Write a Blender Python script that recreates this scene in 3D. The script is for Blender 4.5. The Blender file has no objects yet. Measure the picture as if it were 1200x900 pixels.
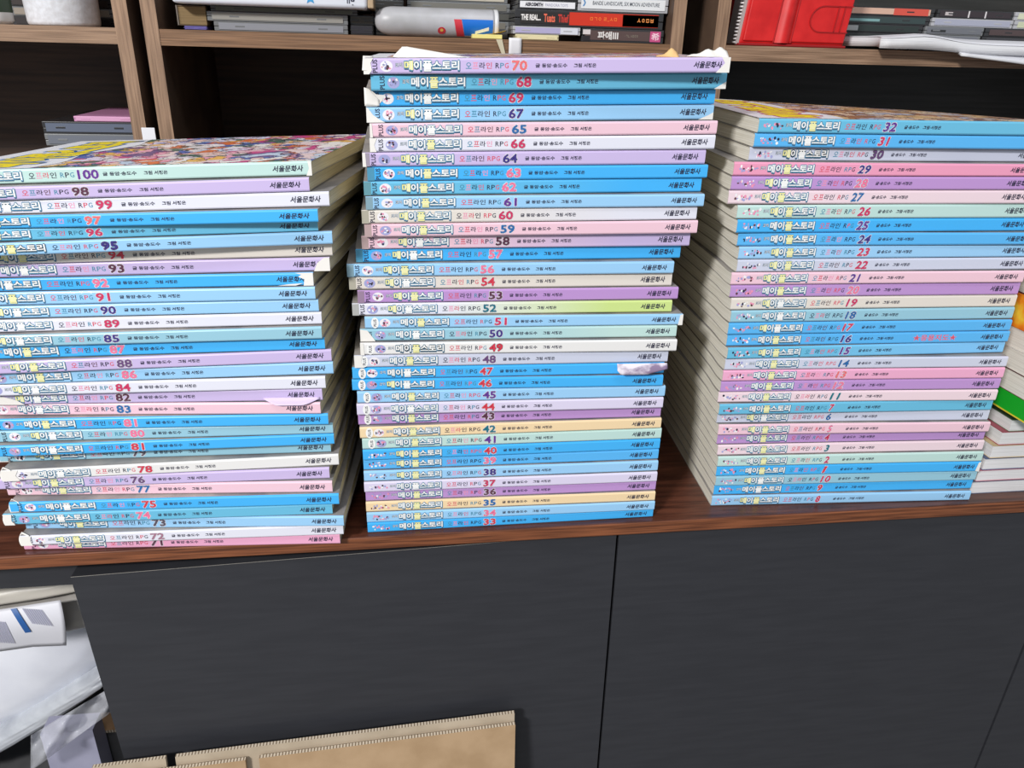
import bpy, bmesh, math, random
import numpy as np
from mathutils import Matrix, Vector
R = math.radians
SC = bpy.context.scene
COL = SC.collection
random.seed(7)

# ------------------------------------------------------------------ camera
CAM = (-0.01209397, -0.48335414, 0.34414899)
FPX = 897.752
PITCH, YAW, ROLL = 0.41775102, 0.14394454, 0.02954561
_f = Vector((math.sin(YAW)*math.cos(PITCH), math.cos(YAW)*math.cos(PITCH), -math.sin(PITCH)))
_r = Vector((math.cos(YAW), -math.sin(YAW), 0))
_u = _r.cross(_f)
CR = math.cos(ROLL)*_r + math.sin(ROLL)*_u
CU = -math.sin(ROLL)*_r + math.cos(ROLL)*_u
CF = _f
cam_d = bpy.data.cameras.new('camera')
cam_d.sensor_width = 36.0
cam_d.sensor_fit = 'HORIZONTAL'
cam_d.lens = FPX/1200*36.0
cam_d.clip_start = 0.01
cam = bpy.data.objects.new('camera', cam_d)
COL.objects.link(cam)
m = Matrix((CR, CU, -CF)).transposed().to_4x4()
m.translation = CAM
cam.matrix_world = m
SC.camera = cam

def at(u, v, y):
    """world point on the plane y=const seen at photo position (u, v)"""
    d = CR*((u-600)/FPX) - CU*((v-450)/FPX) + CF
    k = (y-CAM[1])/d.y
    return Vector(CAM)+d*k

# ------------------------------------------------------------------ light
SC.view_settings.view_transform = 'Standard'
SC.view_settings.look = 'None'
SC.view_settings.exposure = 0.0
SC.view_settings.gamma = 1.0
SC.view_settings.use_curve_mapping = False
w = bpy.data.worlds.new('room_light')
SC.world = w
w.use_nodes = True
bg = w.node_tree.nodes['Background']
bg.inputs['Color'].default_value = (0.86, 0.93, 1.0, 1)
bg.inputs['Strength'].default_value = 0.38

def area(name, loc, target, size, power, col):
    d = bpy.data.lights.new(name, 'AREA')
    d.shape = 'RECTANGLE'; d.size, d.size_y = size
    d.energy = power; d.color = col
    o = bpy.data.objects.new(name, d); COL.objects.link(o)
    o.location = loc
    o.rotation_euler = (Vector(target)-Vector(loc)).to_track_quat('-Z', 'Y').to_euler()
    return o
area('shop_lamp_or_fill', (-1.75, -2.2, 1.75), (0.05, 0.05, 0.15), (0.45, 0.3), 102, (1.0, 0.98, 0.96))
area('shop_lamp_or_fill', (0.2, -1.0, 2.2), (0.1, 0.0, 0.0), (1.2, 0.3), 12, (0.95, 0.97, 1.0))  # weak overhead fill, added to lift the ambient light

# ------------------------------------------------------------------ materials
def lin(c):
    o = []
    for v in c[:3]:
        v /= 255.0
        o.append(v/12.92 if v <= 0.04045 else ((v+0.055)/1.055)**2.4)
    return (o[0], o[1], o[2], 1.0)
_M = {}
def mat(name, col, rough=0.5, spec=0.5, metal=0.0, alpha=1.0, trans=0.0, coat=0.0):
    if name in _M: return _M[name]
    m = bpy.data.materials.new(name); m.use_nodes = True
    b = m.node_tree.nodes['Principled BSDF']
    b.inputs['Base Color'].default_value = lin(col)
    b.inputs['Roughness'].default_value = rough
    b.inputs['Specular IOR Level'].default_value = spec
    b.inputs['Metallic'].default_value = metal
    b.inputs['Alpha'].default_value = alpha
    b.inputs['Transmission Weight'].default_value = trans
    b.inputs['Coat Weight'].default_value = coat
    _M[name] = m
    return m
def nodes(m):
    nt = m.node_tree
    return nt, nt.nodes['Principled BSDF'], (lambda t: nt.nodes.new(t)), (lambda a, b: nt.links.new(a, b))
def noise_mat(name, c1, c2, scale, stretch=(1, 1, 1), rough=0.5, detail=6, lo=0.35, hi=0.65, bump=0.0, spec=0.5, coord='Object', alpha=1.0):
    if name in _M: return _M[name]
    m = mat(name, c1, rough, spec, alpha=alpha)
    nt, b, N, L = nodes(m)
    tc = N('ShaderNodeTexCoord'); mp = N('ShaderNodeMapping'); mp.inputs['Scale'].default_value = stretch
    nz = N('ShaderNodeTexNoise'); nz.inputs['Scale'].default_value = scale; nz.inputs['Detail'].default_value = detail
    rp = N('ShaderNodeValToRGB')
    rp.color_ramp.elements[0].position = lo; rp.color_ramp.elements[0].color = lin(c1)
    rp.color_ramp.elements[1].position = hi; rp.color_ramp.elements[1].color = lin(c2)
    L(tc.outputs[coord], mp.inputs['Vector']); L(mp.outputs['Vector'], nz.inputs['Vector'])
    L(nz.outputs['Fac'], rp.inputs['Fac']); L(rp.outputs['Color'], b.inputs['Base Color'])
    if bump:
        bp = N('ShaderNodeBump'); bp.inputs['Strength'].default_value = bump; bp.inputs['Distance'].default_value = 0.001
        L(nz.outputs['Fac'], bp.inputs['Height']); L(bp.outputs['Normal'], b.inputs['Normal'])
    return m
def art_mat(name, cols, scale=60, seed=0.0):
    """printed cover: patches of many colours with pale and dark scribbles"""
    if name in _M: return _M[name]
    m = mat(name, (200, 200, 200), 0.35)
    nt, b, N, L = nodes(m)
    tc = N('ShaderNodeTexCoord'); mp = N('ShaderNodeMapping'); mp.inputs['Location'].default_value = (seed, seed*1.7, 0)
    L(tc.outputs['Object'], mp.inputs['Vector'])
    nz = N('ShaderNodeTexNoise'); nz.inputs['Scale'].default_value = 55; nz.inputs['Detail'].default_value = 4
    mx = N('ShaderNodeMixRGB'); mx.inputs['Fac'].default_value = 0.07
    L(mp.outputs['Vector'], nz.inputs['Vector']); L(mp.outputs['Vector'], mx.inputs['Color1']); L(nz.outputs['Color'], mx.inputs['Color2'])
    vo = N('ShaderNodeTexVoronoi'); vo.inputs['Scale'].default_value = scale
    L(mx.outputs['Color'], vo.inputs['Vector'])
    sp = N('ShaderNodeSeparateColor'); L(vo.outputs['Color'], sp.inputs['Color'])
    rp = N('ShaderNodeValToRGB'); rp.color_ramp.interpolation = 'CONSTANT'
    e = rp.color_ramp.elements
    while len(e) < len(cols): e.new(0.5)
    for i, c in enumerate(cols):
        e[i].position = i/len(cols); e[i].color = lin(c)
    L(sp.outputs['Red'], rp.inputs['Fac'])
    v2 = N('ShaderNodeTexVoronoi'); v2.feature = 'DISTANCE_TO_EDGE'; v2.inputs['Scale'].default_value = scale*1.0
    L(mx.outputs['Color'], v2.inputs['Vector'])
    lt = N('ShaderNodeMath'); lt.operation = 'LESS_THAN'; lt.inputs[1].default_value = 0.035
    L(v2.outputs['Distance'], lt.inputs[0])
    m2 = N('ShaderNodeMixRGB'); m2.inputs['Color2'].default_value = lin((60, 40, 60))
    L(lt.outputs[0], m2.inputs['Fac']); L(rp.outputs['Color'], m2.inputs['Color1'])
    L(m2.outputs['Color'], b.inputs['Base Color'])
    return m

PAPER_WHITE = mat('white_torn_paper', (238, 234, 228), 0.8, 0.2)
def page_mat(name, c1, c2):
    """cut edge of a page block: hair-fine lines along the leaves"""
    if name in _M: return _M[name]
    m = mat(name, c1, 0.85, 0.15)
    nt, b, N, L = nodes(m)
    tc = N('ShaderNodeTexCoord'); mp = N('ShaderNodeMapping'); mp.inputs['Scale'].default_value = (12, 12, 1900)
    nz = N('ShaderNodeTexNoise'); nz.inputs['Scale'].default_value = 1.0; nz.inputs['Detail'].default_value = 3
    rp = N('ShaderNodeValToRGB')
    rp.color_ramp.elements[0].position = 0.3; rp.color_ramp.elements[0].color = lin(c1)
    rp.color_ramp.elements[1].position = 0.62; rp.color_ramp.elements[1].color = lin(c2)
    L(tc.outputs['Object'], mp.inputs['Vector']); L(mp.outputs['Vector'], nz.inputs['Vector'])
    L(nz.outputs['Fac'], rp.inputs['Fac']); L(rp.outputs['Color'], b.inputs['Base Color'])
    bp = N('ShaderNodeBump'); bp.inputs['Strength'].default_value = 0.35; bp.inputs['Distance'].default_value = 0.0004
    L(nz.outputs['Fac'], bp.inputs['Height']); L(bp.outputs['Normal'], b.inputs['Normal'])
    return m
PAGES_A = page_mat('cream_page_edges', (190, 178, 146), (218, 208, 178))
PAGES_B = page_mat('grey_white_page_edges', (210, 205, 190), (236, 232, 222))

# ------------------------------------------------------------------ object helpers
class MB:
    """collects shapes, then becomes ONE mesh object"""
    def __init__(s): s.v = []; s.f = []; s.m = []; s.smooth = []
    def add(s, verts, faces, mi=0, smooth=False):
        o = len(s.v); s.v += [tuple(p) for p in verts]
        for f in faces:
            s.f.append(tuple(i+o for i in f)); s.m.append(mi); s.smooth.append(smooth)
    def box(s, x0, x1, y0, y1, z0, z1, mi=0, face_mi=None):
        v = [(x0,y0,z0),(x1,y0,z0),(x1,y1,z0),(x0,y1,z0),(x0,y0,z1),(x1,y0,z1),(x1,y1,z1),(x0,y1,z1)]
        fs = [(0,3,2,1),(4,5,6,7),(0,1,5,4),(2,3,7,6),(1,2,6,5),(3,0,4,7)]  # bottom top front back right left
        o = len(s.v); s.v += v
        for i, f in enumerate(fs):
            s.f.append(tuple(k+o for k in f)); s.m.append(mi if not face_mi else face_mi.get(i, mi)); s.smooth.append(False)
    def bm(s, bm, mi=0, smooth=False):
        bm.verts.index_update()
        s.add([v.co[:] for v in bm.verts], [[v.index for v in f.verts] for f in bm.faces], mi, smooth)
        bm.free()
    def rbox(s, x0, x1, y0, y1, z0, z1, r, mi=0, seg=2, smooth=False):
        b = bmesh.new()
        bmesh.ops.create_cube(b, size=1)
        for v in b.verts:
            v.co = ((x0+x1)/2+v.co.x*(x1-x0), (y0+y1)/2+v.co.y*(y1-y0), (z0+z1)/2+v.co.z*(z1-z0))
        bmesh.ops.bevel(b, geom=list(b.edges), offset=r, segments=seg, affect='EDGES', profile=0.5)
        s.bm(b, mi, smooth)
    def lathe(s, prof, n=40, mi=0, axis='Z', cap=True, origin=(0,0,0)):
        vs = []; fs = []
        for (r, h) in prof:
            for k in range(n):
                a = 2*math.pi*k/n
                p = (r*math.cos(a), r*math.sin(a), h)
                if axis == 'X': p = (h, r*math.cos(a), r*math.sin(a))
                vs.append((p[0]+origin[0], p[1]+origin[1], p[2]+origin[2]))
        for i in range(len(prof)-1):
            for k in range(n):
                a, b = i*n+k, i*n+(k+1) % n
                fs.append((a, b, b+n, a+n))
        if cap:
            fs.append(tuple(range(n))[::-1]); fs.append(tuple((len(prof)-1)*n+k for k in range(n)))
        s.add(vs, fs, mi, True)
    def grid(s, fn, nu, nv, mi=0, smooth=True, thick=0.0):
        """fn(u,v) for u,v in 0..1; thick gives it a second skin and a rim"""
        P = [[Vector(fn(i/nu, j/nv)) for j in range(nv+1)] for i in range(nu+1)]
        idx = lambda i, j: i*(nv+1)+j
        vs = [p for r_ in P for p in r_]
        fs = [(idx(i,j), idx(i+1,j), idx(i+1,j+1), idx(i,j+1)) for i in range(nu) for j in range(nv)]
        if thick:
            n0 = len(vs); back = []
            for i in range(nu+1):
                for j in range(nv+1):
                    a = P[min(i+1,nu)][j]-P[max(i-1,0)][j]; b = P[i][min(j+1,nv)]-P[i][max(j-1,0)]
                    n = a.cross(b)
                    n = n.normalized() if n.length > 1e-12 else Vector((0,0,1))
                    back.append(P[i][j]-n*thick)
            vs = vs+back
            fs += [tuple(k+n0 for k in f[::-1]) for f in fs]
            rim = [(i,0) for i in range(nu+1)]+[(nu,j) for j in range(1,nv+1)]+[(i,nv) for i in range(nu-1,-1,-1)]+[(0,j) for j in range(nv-1,0,-1)]
            for a, b in zip(rim, rim[1:]+rim[:1]):
                fs.append((idx(*b), idx(*a), idx(*a)+n0, idx(*b)+n0))
        s.add(vs, fs, mi, smooth)
    def build(s, name, mats, parent=None, label=None):
        me = bpy.data.meshes.new(name)
        me.from_pydata(s.v, [], s.f)
        for k in (mats if isinstance(mats, (list, tuple)) else [mats]): me.materials.append(k)
        me.polygons.foreach_set('material_index', s.m)
        me.polygons.foreach_set('use_smooth', s.smooth)
        me.update()
        o = bpy.data.objects.new(name, me); COL.objects.link(o)
        if parent: o.parent = parent
        if label: o['label'] = label
        return o
def tag(o, label, cat, group=None, kind=None):
    o['label'] = label; o['category'] = cat
    if group: o['group'] = group
    if kind: o['kind'] = kind
    return o
def thing(name, loc, label, cat, group=None, rot=(0,0,0)):
    o = bpy.data.objects.new(name, None); COL.objects.link(o)
    o.empty_display_size = 0.02
    o.location = loc; o.rotation_euler = rot
    return tag(o, label, cat, group)

# ---- lettering: glyph outlines as flat meshes, cached per word
_T = {}
def glyphs(txt, bold=0.0, shear=0.0):
    k = (txt, bold, shear)
    if k in _T: return _T[k]
    c = bpy.data.curves.new('lettering', 'FONT')
    c.body = txt; c.offset = bold; c.shear = shear; c.resolution_u = 2
    o = bpy.data.objects.new('lettering', c); COL.objects.link(o)
    dg = bpy.context.evaluated_depsgraph_get()
    me = bpy.data.meshes.new_from_object(o.evaluated_get(dg))
    v = [(p.co.x, p.co.y) for p in me.vertices]
    f = [tuple(p.vertices) for p in me.polygons]
    bpy.data.meshes.remove(me); bpy.data.objects.remove(o); bpy.data.curves.remove(c)
    xs = [p[0] for p in v]; ys = [p[1] for p in v]
    _T[k] = (v, f, (min(xs), max(xs), min(ys), max(ys)))
    return _T[k]
def put_text(mb, txt, box, fn, mi, bold=0.0, shear=0.0, ref=None, rot=False):
    """fit the word into box=(u0,u1,v0,v1); fn maps (u,v) to a point. ref: word box taken from this boldness"""
    v, f, bb = glyphs(txt, bold, shear)
    if ref is not None: bb = glyphs(txt, ref, shear)[2]
    u0, u1, v0, v1 = box
    out = []
    for (x, y) in v:
        a = (x-bb[0])/(bb[1]-bb[0]); b = (y-bb[2])/(bb[3]-bb[2])
        if rot: a, b = 1-b, a
        out.append(fn(u0+(u1-u0)*a, v0+(v1-v0)*b))
    mb.add(out, f, mi)
def put_halo(mb, txt, box, fn, mi, ru, rv, n=8, bold=0.0, shear=0.0, du=0.0, dv=0.0):
    """an even outline: the word laid down again and again round a small circle"""
    for k in range(n):
        a = 2*math.pi*k/n
        o = (du+ru*math.cos(a), dv+rv*math.sin(a))
        put_text(mb, txt, (box[0]+o[0], box[1]+o[0], box[2]+o[1], box[3]+o[1]), fn, mi, bold, shear)
def put_blob(mb, cx, cy, rx, ry, fn, mi, n=14):
    vs = [fn(cx, cy)]+[fn(cx+rx*math.cos(2*math.pi*k/n), cy+ry*math.sin(2*math.pi*k/n)) for k in range(n)]
    mb.add(vs, [(0, k+1, (k+1) % n+1) for k in range(n)], mi)
def put_poly(mb, pts, fn, mi):
    mb.add([fn(*p) for p in pts], [tuple(range(len(pts)))], mi)
# ------------------------------------------------------------------ the setting
W_DARK = noise_mat('dark_stained_wood', (60, 43, 33), (86, 64, 50), 9, (1, 6, 22), 0.55, bump=0.15)
W_DARK2 = noise_mat('black_brown_wood', (56, 57, 56), (70, 71, 70), 9, (1, 6, 22), 0.6, bump=0.1)
W_EDGE = noise_mat('tan_raw_wood', (116, 90, 70), (164, 133, 108), 26, (0.6, 5, 30), 0.65, bump=0.3)
W_POST = noise_mat('tan_upright_wood', (122, 96, 76), (162, 131, 106), 26, (20, 5, 0.8), 0.65, bump=0.3)
W_MID = noise_mat('walnut_shelf_wood', (96, 68, 46), (144, 108, 78), 24, (0.6, 5, 36), 0.6, bump=0.3)
W_SIDE = noise_mat('brown_panel_wood', (76, 58, 46), (104, 82, 66), 20, (8, 1.2, 1), 0.6, bump=0.2)
TOP_WOOD = noise_mat('red_brown_worktop', (64, 34, 25), (104, 60, 44), 14, (1.2, 14, 6), 0.36, bump=0.25)
TOP_EDGE = noise_mat('orange_brown_edge', (84, 44, 24), (142, 84, 52), 22, (0.8, 6, 26), 0.5, bump=0.3)
CHAR = noise_mat('charcoal_door_laminate', (48, 49, 54), (52, 53, 58), 10, (2.2, 4, 22), 0.5, bump=0.06, spec=0.35)
CHAR_CUT = mat('chipped_board_core', (170, 165, 158), 0.9)
CHAR_DARK = mat('charcoal_carcass', (46, 47, 52), 0.6)
FLOOR_M = noise_mat('grey_vinyl_floor', (120, 116, 110), (140, 136, 130), 6, rough=0.5)
WALL_M = noise_mat('painted_wall', (196, 193, 186), (206, 203, 196), 20, rough=0.9)

def structure(name, mb, m):
    o = mb.build(name, m); o['kind'] = 'structure'; return o
fl = MB(); fl.box(-1.6, 2.0, -1.6, 0.62, -0.82, -0.80); structure('floor', fl, FLOOR_M)
wl = MB(); wl.box(-1.6, 2.0, 0.60, 0.62, -0.80, 1.5); structure('wall_back', wl, WALL_M)

# worktop
EDGE_Y = 0.0085
b = MB()
b.rbox(-0.75, 1.05, EDGE_Y, 0.575, -0.0115, 0.0, 0.0012, 0)
wt = b.build('worktop', [TOP_WOOD, TOP_EDGE])
for p in wt.data.polygons:
    if p.normal.y < -0.5: p.material_index = 1
tag(wt, 'red-brown wooden worktop carrying the three tall stacks of comics', 'worktop')

# base cabinet
cab = thing('base_cabinet', (0.15, 0.3, -0.80), 'charcoal base cabinet with flat doors under the red-brown worktop', 'cabinet')
OX, OY, OZ = 0.15, 0.3, -0.80
def local(mb, o=(OX, OY, OZ)):
    mb.v = [(x-o[0], y-o[1], z-o[2]) for (x, y, z) in mb.v]; return mb
b = MB()
b.box(-0.70, -0.685, 0.045, 0.56, -0.80, -0.0118)
b.box(1.0, 1.015, 0.045, 0.56, -0.80, -0.0118)
b.box(-0.685, 1.0, 0.548, 0.56, -0.80, -0.0118)
b.box(-0.685, 1.0, 0.045, 0.548, -0.80, -0.785)
b.box(-0.262, -0.250, 0.05, 0.548, -0.785, -0.0118)
local(b).build('carcass', CHAR_DARK, cab)
b = MB(); b.box(-0.685, -0.262, 0.034, 0.048, at(0, 690, .034).z, -0.0118); local(b).build('top_rail', CHAR, cab)
b = MB(); b.box(-0.25, 1.0, 0.034, 0.048, -0.034, -0.0118); local(b).build('top_rail', CHAR, cab)
def door(x0, x1, ztl, ztr, zb, y0, y1, lean, name='door', dl=0.0, dr=0.0):
    """flat slab whose top runs from ztl to ztr; dl/dr shift the lower corners sideways"""
    b = MB()
    v = []
    for y in (y0, y1):
        v += [(x0, y, ztl), (x1, y, ztr), (x1+dr, y, zb), (x0+dl, y, zb)]
    b.add(v, [(0, 3, 2, 1), (4, 5, 6, 7), (0, 4, 7, 3), (1, 2, 6, 5), (3, 7, 6, 2)], 0)
    q0 = [(p[0], p[1]+0.0006, p[2]) for p in (v[0], v[1])]
    b.add([v[0], v[1], q0[1], q0[0]], [(0, 1, 2, 3)], 1)
    b.add([q0[0], q0[1], v[5], v[4]], [(0, 1, 2, 3)], 0)
    return local(b).build(name, [CHAR, CHAR_CUT if name == 'door' and x0 < 0 else CHAR], cab)
door(-0.2662, 0.1490, -0.0262, -0.0135, -0.77, 0.0154, 0.031, 0, dl=0.0223, dr=0.0095)
door(0.1512, 0.5650, -0.0150, -0.0165, -0.77, 0.0154, 0.031, 0, dl=0.0095, dr=-0.0106)
door(0.5672, 0.9900, -0.0165, -0.0165, -0.77, 0.0150, 0.031, 0, dl=-0.0106)

# bookcases standing on the worktop
def bookcase(label, x0, x1, zs, th, shelf_m, panel_m, back_m, lower=None, ztop=0.62, left=True, right=True, pt=0.0118):
    y0, y1 = 0.25, 0.455
    o = thing('bookcase', ((x0+x1)/2, y0, 0), label, 'bookcase', 'wooden bookcases on the worktop')
    org = ((x0+x1)/2, y0, 0)
    for s, on in ((x0, left), (x1-pt, right)):
        if on:
            b = MB(); b.box(s, s+pt, y0, y1, 0.0002, ztop, 1, {2: 0}); local(b, org).build('side_panel', [panel_m, W_SIDE], o)
    b = MB(); b.box(x0+pt, x1-pt, y0+0.0005, y1-0.006, zs-th, zs, 0); local(b, org).build('shelf', shelf_m, o)
    if lower:
        b = MB(); b.box(x0+pt, x1-pt, y0+0.0005, y1-0.006, lower-0.013, lower, 0); local(b, org).build('shelf', shelf_m, o)
    b = MB(); b.box(x0+pt, x1-pt, y1-0.006, y1, 0.0002, ztop, 0); local(b, org).build('back_panel', back_m, o)
    b = MB(); b.box(x0+pt, x1-pt, y0, y1-0.006, ztop-0.012, ztop, 0); local(b, org).build('top_panel', shelf_m, o)
    return o
SHZ = 0.3475
bookcase('tan bookcase at left with a white cup on its shelf', -0.70, -0.2332, SHZ, 0.0125, W_EDGE, W_POST, W_DARK)
bookcase('walnut bookcase in the middle with a white box and discs on its shelf', -0.2228, 0.2415, SHZ, 0.0125, W_MID, W_POST, W_DARK)
bookcase('tan bookcase at right with a red case on its shelf', 0.2707, 0.85, 0.3484, 0.0132, W_EDGE, W_POST, W_DARK2)

# ------------------------------------------------------------------ the comics
BOOK_L, BOOK_W = 0.225, 0.168
PAL = dict(K=(238,172,204), w=(228,228,240), b=(156,206,244), T=(106,188,222), B=(68,180,246), k=(240,200,214), p=(204,186,228),
           W=(234,232,230), t=(152,200,218), c=(228,220,210), g=(192,222,216), P=(190,148,208), o=(244,216,172), B2=(90,182,242),
           pw=(222,214,238), w2=(206,210,228), b2=(128,198,246), y=(206,226,140), kw=(238,214,222), K2=(238,158,188))
CNAME = dict(K='pink', w='white', b='light blue', T='teal blue', B='bright blue', k='pale pink', p='lilac', W='off-white', t='pale teal',
             c='cream', g='pale mint', P='purple', o='peach', B2='sky blue', pw='pale lilac', w2='pale grey-lilac', b2='light blue',
             y='lime', kw='pinkish white', K2='deep pink')
NUM = dict(mr=(92,48,72), mv=(168,120,142), dk=(84,80,96), pk=(240,118,158), rd=(214,58,78), bl=(44,104,168), pl=(108,76,124), cr=(206,52,98),
           pu=(98,52,146), **{'in': (64,52,132)}, sa=(236,110,116), tl=(26,112,128))
RED = mat('ink_red', (216, 84, 104), 0.5); BLU = mat('ink_teal', (72, 140, 168), 0.5); INK = mat('ink_dark', (36, 36, 62), 0.5)
INK2 = mat('ink_brown', (96, 58, 64), 0.5); PINKI = mat('ink_pink', (236, 150, 180), 0.5)
T_WHITE = mat('title_white', (246, 246, 244), 0.45); T_YEL = mat('title_pale_yellow', (240, 236, 160), 0.45)
T_BLUE = mat('title_pale_blue', (112, 170, 204), 0.45); T_NAVY = mat('title_teal_shadow', (58, 96, 128), 0.45)
HALO = mat('number_halo', (240, 236, 240), 0.45)
def spine_mat(a, c):
    name = 'spine_'+CNAME[a].replace(' ', '_')+('_to_'+CNAME[c].replace(' ', '_') if c != a else '')
    if name in _M: return _M[name]
    if a == c: return mat(name, PAL[a], 0.38, coat=0.15)
    m = mat(name, PAL[a], 0.38, coat=0.15)
    nt, bs, N, L = nodes(m)
    tc = N('ShaderNodeTexCoord'); sx = N('ShaderNodeSeparateXYZ'); mr = N('ShaderNodeMapRange'); rp = N('ShaderNodeValToRGB')
    mr.inputs['From Min'].default_value = -0.11; mr.inputs['From Max'].default_value = 0.11
    rp.color_ramp.elements[0].position = 0.25; rp.color_ramp.elements[0].color = lin(PAL[a])
    rp.color_ramp.elements[1].position = 0.8; rp.color_ramp.elements[1].color = lin(PAL[c])
    L(tc.outputs['Object'], sx.inputs[0]); L(sx.outputs['X'], mr.inputs['Value']); L(mr.outputs[0], rp.inputs['Fac']); L(rp.outputs['Color'], bs.inputs['Base Color'])
    return m
def ink(k): return mat('number_'+k, NUM[k], 0.45)
COVER_M = {}
ART1 = art_mat('printed_cover_many_colours', [(240,170,190),(250,240,240),(226,120,70),(228,216,236),(90,110,180),(236,226,226),(210,80,140),(244,190,96),(240,214,214),(80,110,96),(235,200,190),(246,240,236),(120,90,140),(200,215,235)], 64)
ART2 = art_mat('printed_cover_browns', [(206,160,110),(240,225,200),(160,105,70),(225,185,130),(110,80,80),(235,200,170),(180,180,200),(215,150,90)], 60, 3.1)

LEFT = """71 -179.8 8.6 0.0 -0.0 -3.5 K mr
72 -176.8 3.9 8.9 9.3 -2.1 w mv
73 -175.4 6.5 17.0 18.8 -5.0 b dk
74 -183.4 3.7 26.8 27.8 -2.1 T pk
75 -178.0 3.2 36.0 37.0 -2.9 B rd
77 -181.9 8.5 44.6 46.4 -4.7 k bl
76 -183.8 7.1 53.3 56.0 -2.3 p pl
78 -177.0 6.2 62.1 65.5 -0.8 W rd
79 -182.0 13.7 70.3 74.7 -3.1 t dk
81 -178.9 6.5 79.5 83.4 -1.8 B rd
80 -178.9 8.7 88.2 92.1 -3.1 t pk
81 -181.2 7.2 97.2 100.6 -3.9 B pk
83 -185.4 9.8 106.0 109.4 -5.6 k bl
82 -184.0 9.4 115.2 118.5 -4.2 p mr
84 -181.2 5.8 123.8 128.0 -3.2 w cr
86 -175.8 6.1 132.5 137.5 -2.1 b pk
88 -176.4 3.9 141.6 146.7 -0.9 p pl
87 -180.0 6.1 150.2 155.6 -2.2 B pk
85 -181.1 3.0 159.5 164.1 -2.2 t in
89 -180.8 7.3 167.6 173.0 -2.6 w cr
90 -182.0 8.5 176.0 181.7 -3.3 b in
91 -183.2 8.3 184.3 190.5 -4.1 b cr
92 -184.0 9.8 193.2 199.3 -3.6 B pk
93 -173.2 10.6 202.0 208.5 -3.4 p mr
94 -171.4 10.0 211.0 217.6 -2.2 c rd
95 -170.4 0.1 219.4 226.6 0.0 b in
96 -178.5 2.3 226.9 234.8 -1.1 T cr
97 -176.8 -1.9 234.7 242.4 -3.8 B sa
99 -170.1 1.8 242.7 250.8 -2.9 w cr
98 -181.4 0.8 250.6 259.6 -2.0 p mr
100 -179.6 8.2 258.4 268.3 -3.4 g pu"""
MID = """33 64.8 14.4 0.0 -0.0 0.3 B rd
34 64.7 13.3 9.3 7.8 -0.1 b pk
35 64.5 14.2 18.4 16.1 -0.1 o bl
36 64.7 15.6 27.4 24.6 0.2 P mr
37 64.1 13.5 36.4 33.5 0.2 pw cr
38 64.3 14.7 45.3 42.5 0.3 b in
39 64.4 16.5 54.2 51.7 0.5 B2 pk
40 64.5 15.4 63.2 60.8 0.9 B rd
41 64.5 15.5 72.3 70.1 0.7 g pu
42 63.3 14.9 81.6 79.3 0.8 o tl
43 62.5 17.4 90.9 88.2 0.4 P mr
44 62.2 14.0 100.2 97.3 0.3 pw rd
45 63.0 14.7 109.5 106.4 0.4 b pu
46 59.9 14.6 118.8 115.6 -0.2 B rd
47 60.6 15.5 127.8 124.7 0.6 B rd
48 62.5 15.2 136.9 133.7 0.8 w2 pl
49 67.0 13.7 146.1 143.3 0.0 W rd
50 67.3 17.5 155.1 152.7 0.4 t:g in
51 70.8 17.4 164.1 162.0 0.3 b2 cr
52 62.8 20.2 172.9 170.6 0.7 w:y tl
53 66.8 20.9 181.7 179.8 1.0 P mr
54 61.6 22.5 190.7 189.2 1.1 c rd
56 60.8 20.3 199.7 199.3 0.5 b2 pk
57 66.9 25.6 208.7 208.4 1.4 B pk
58 71.2 23.0 217.8 218.1 0.7 k:p mr
59 73.7 18.5 226.8 228.1 0.5 k bl
60 72.4 18.8 235.6 237.4 0.9 c:w cr
61 75.4 17.3 244.6 246.8 0.3 b pu
62 74.5 21.6 253.2 255.5 1.3 T:B pk
63 77.1 21.2 262.2 265.0 0.7 B pk
64 74.6 21.3 271.0 274.0 1.0 p in
66 79.5 21.0 279.9 283.8 0.6 w cr
65 79.9 21.2 288.6 293.2 0.8 k bl
67 78.2 25.0 297.2 302.0 1.6 b in
69 78.0 25.8 306.4 311.5 1.3 B cr
68 81.9 20.5 315.7 321.3 0.9 T cr
70 78.0 13.5 325.1 331.3 -1.6 p sa"""
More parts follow.
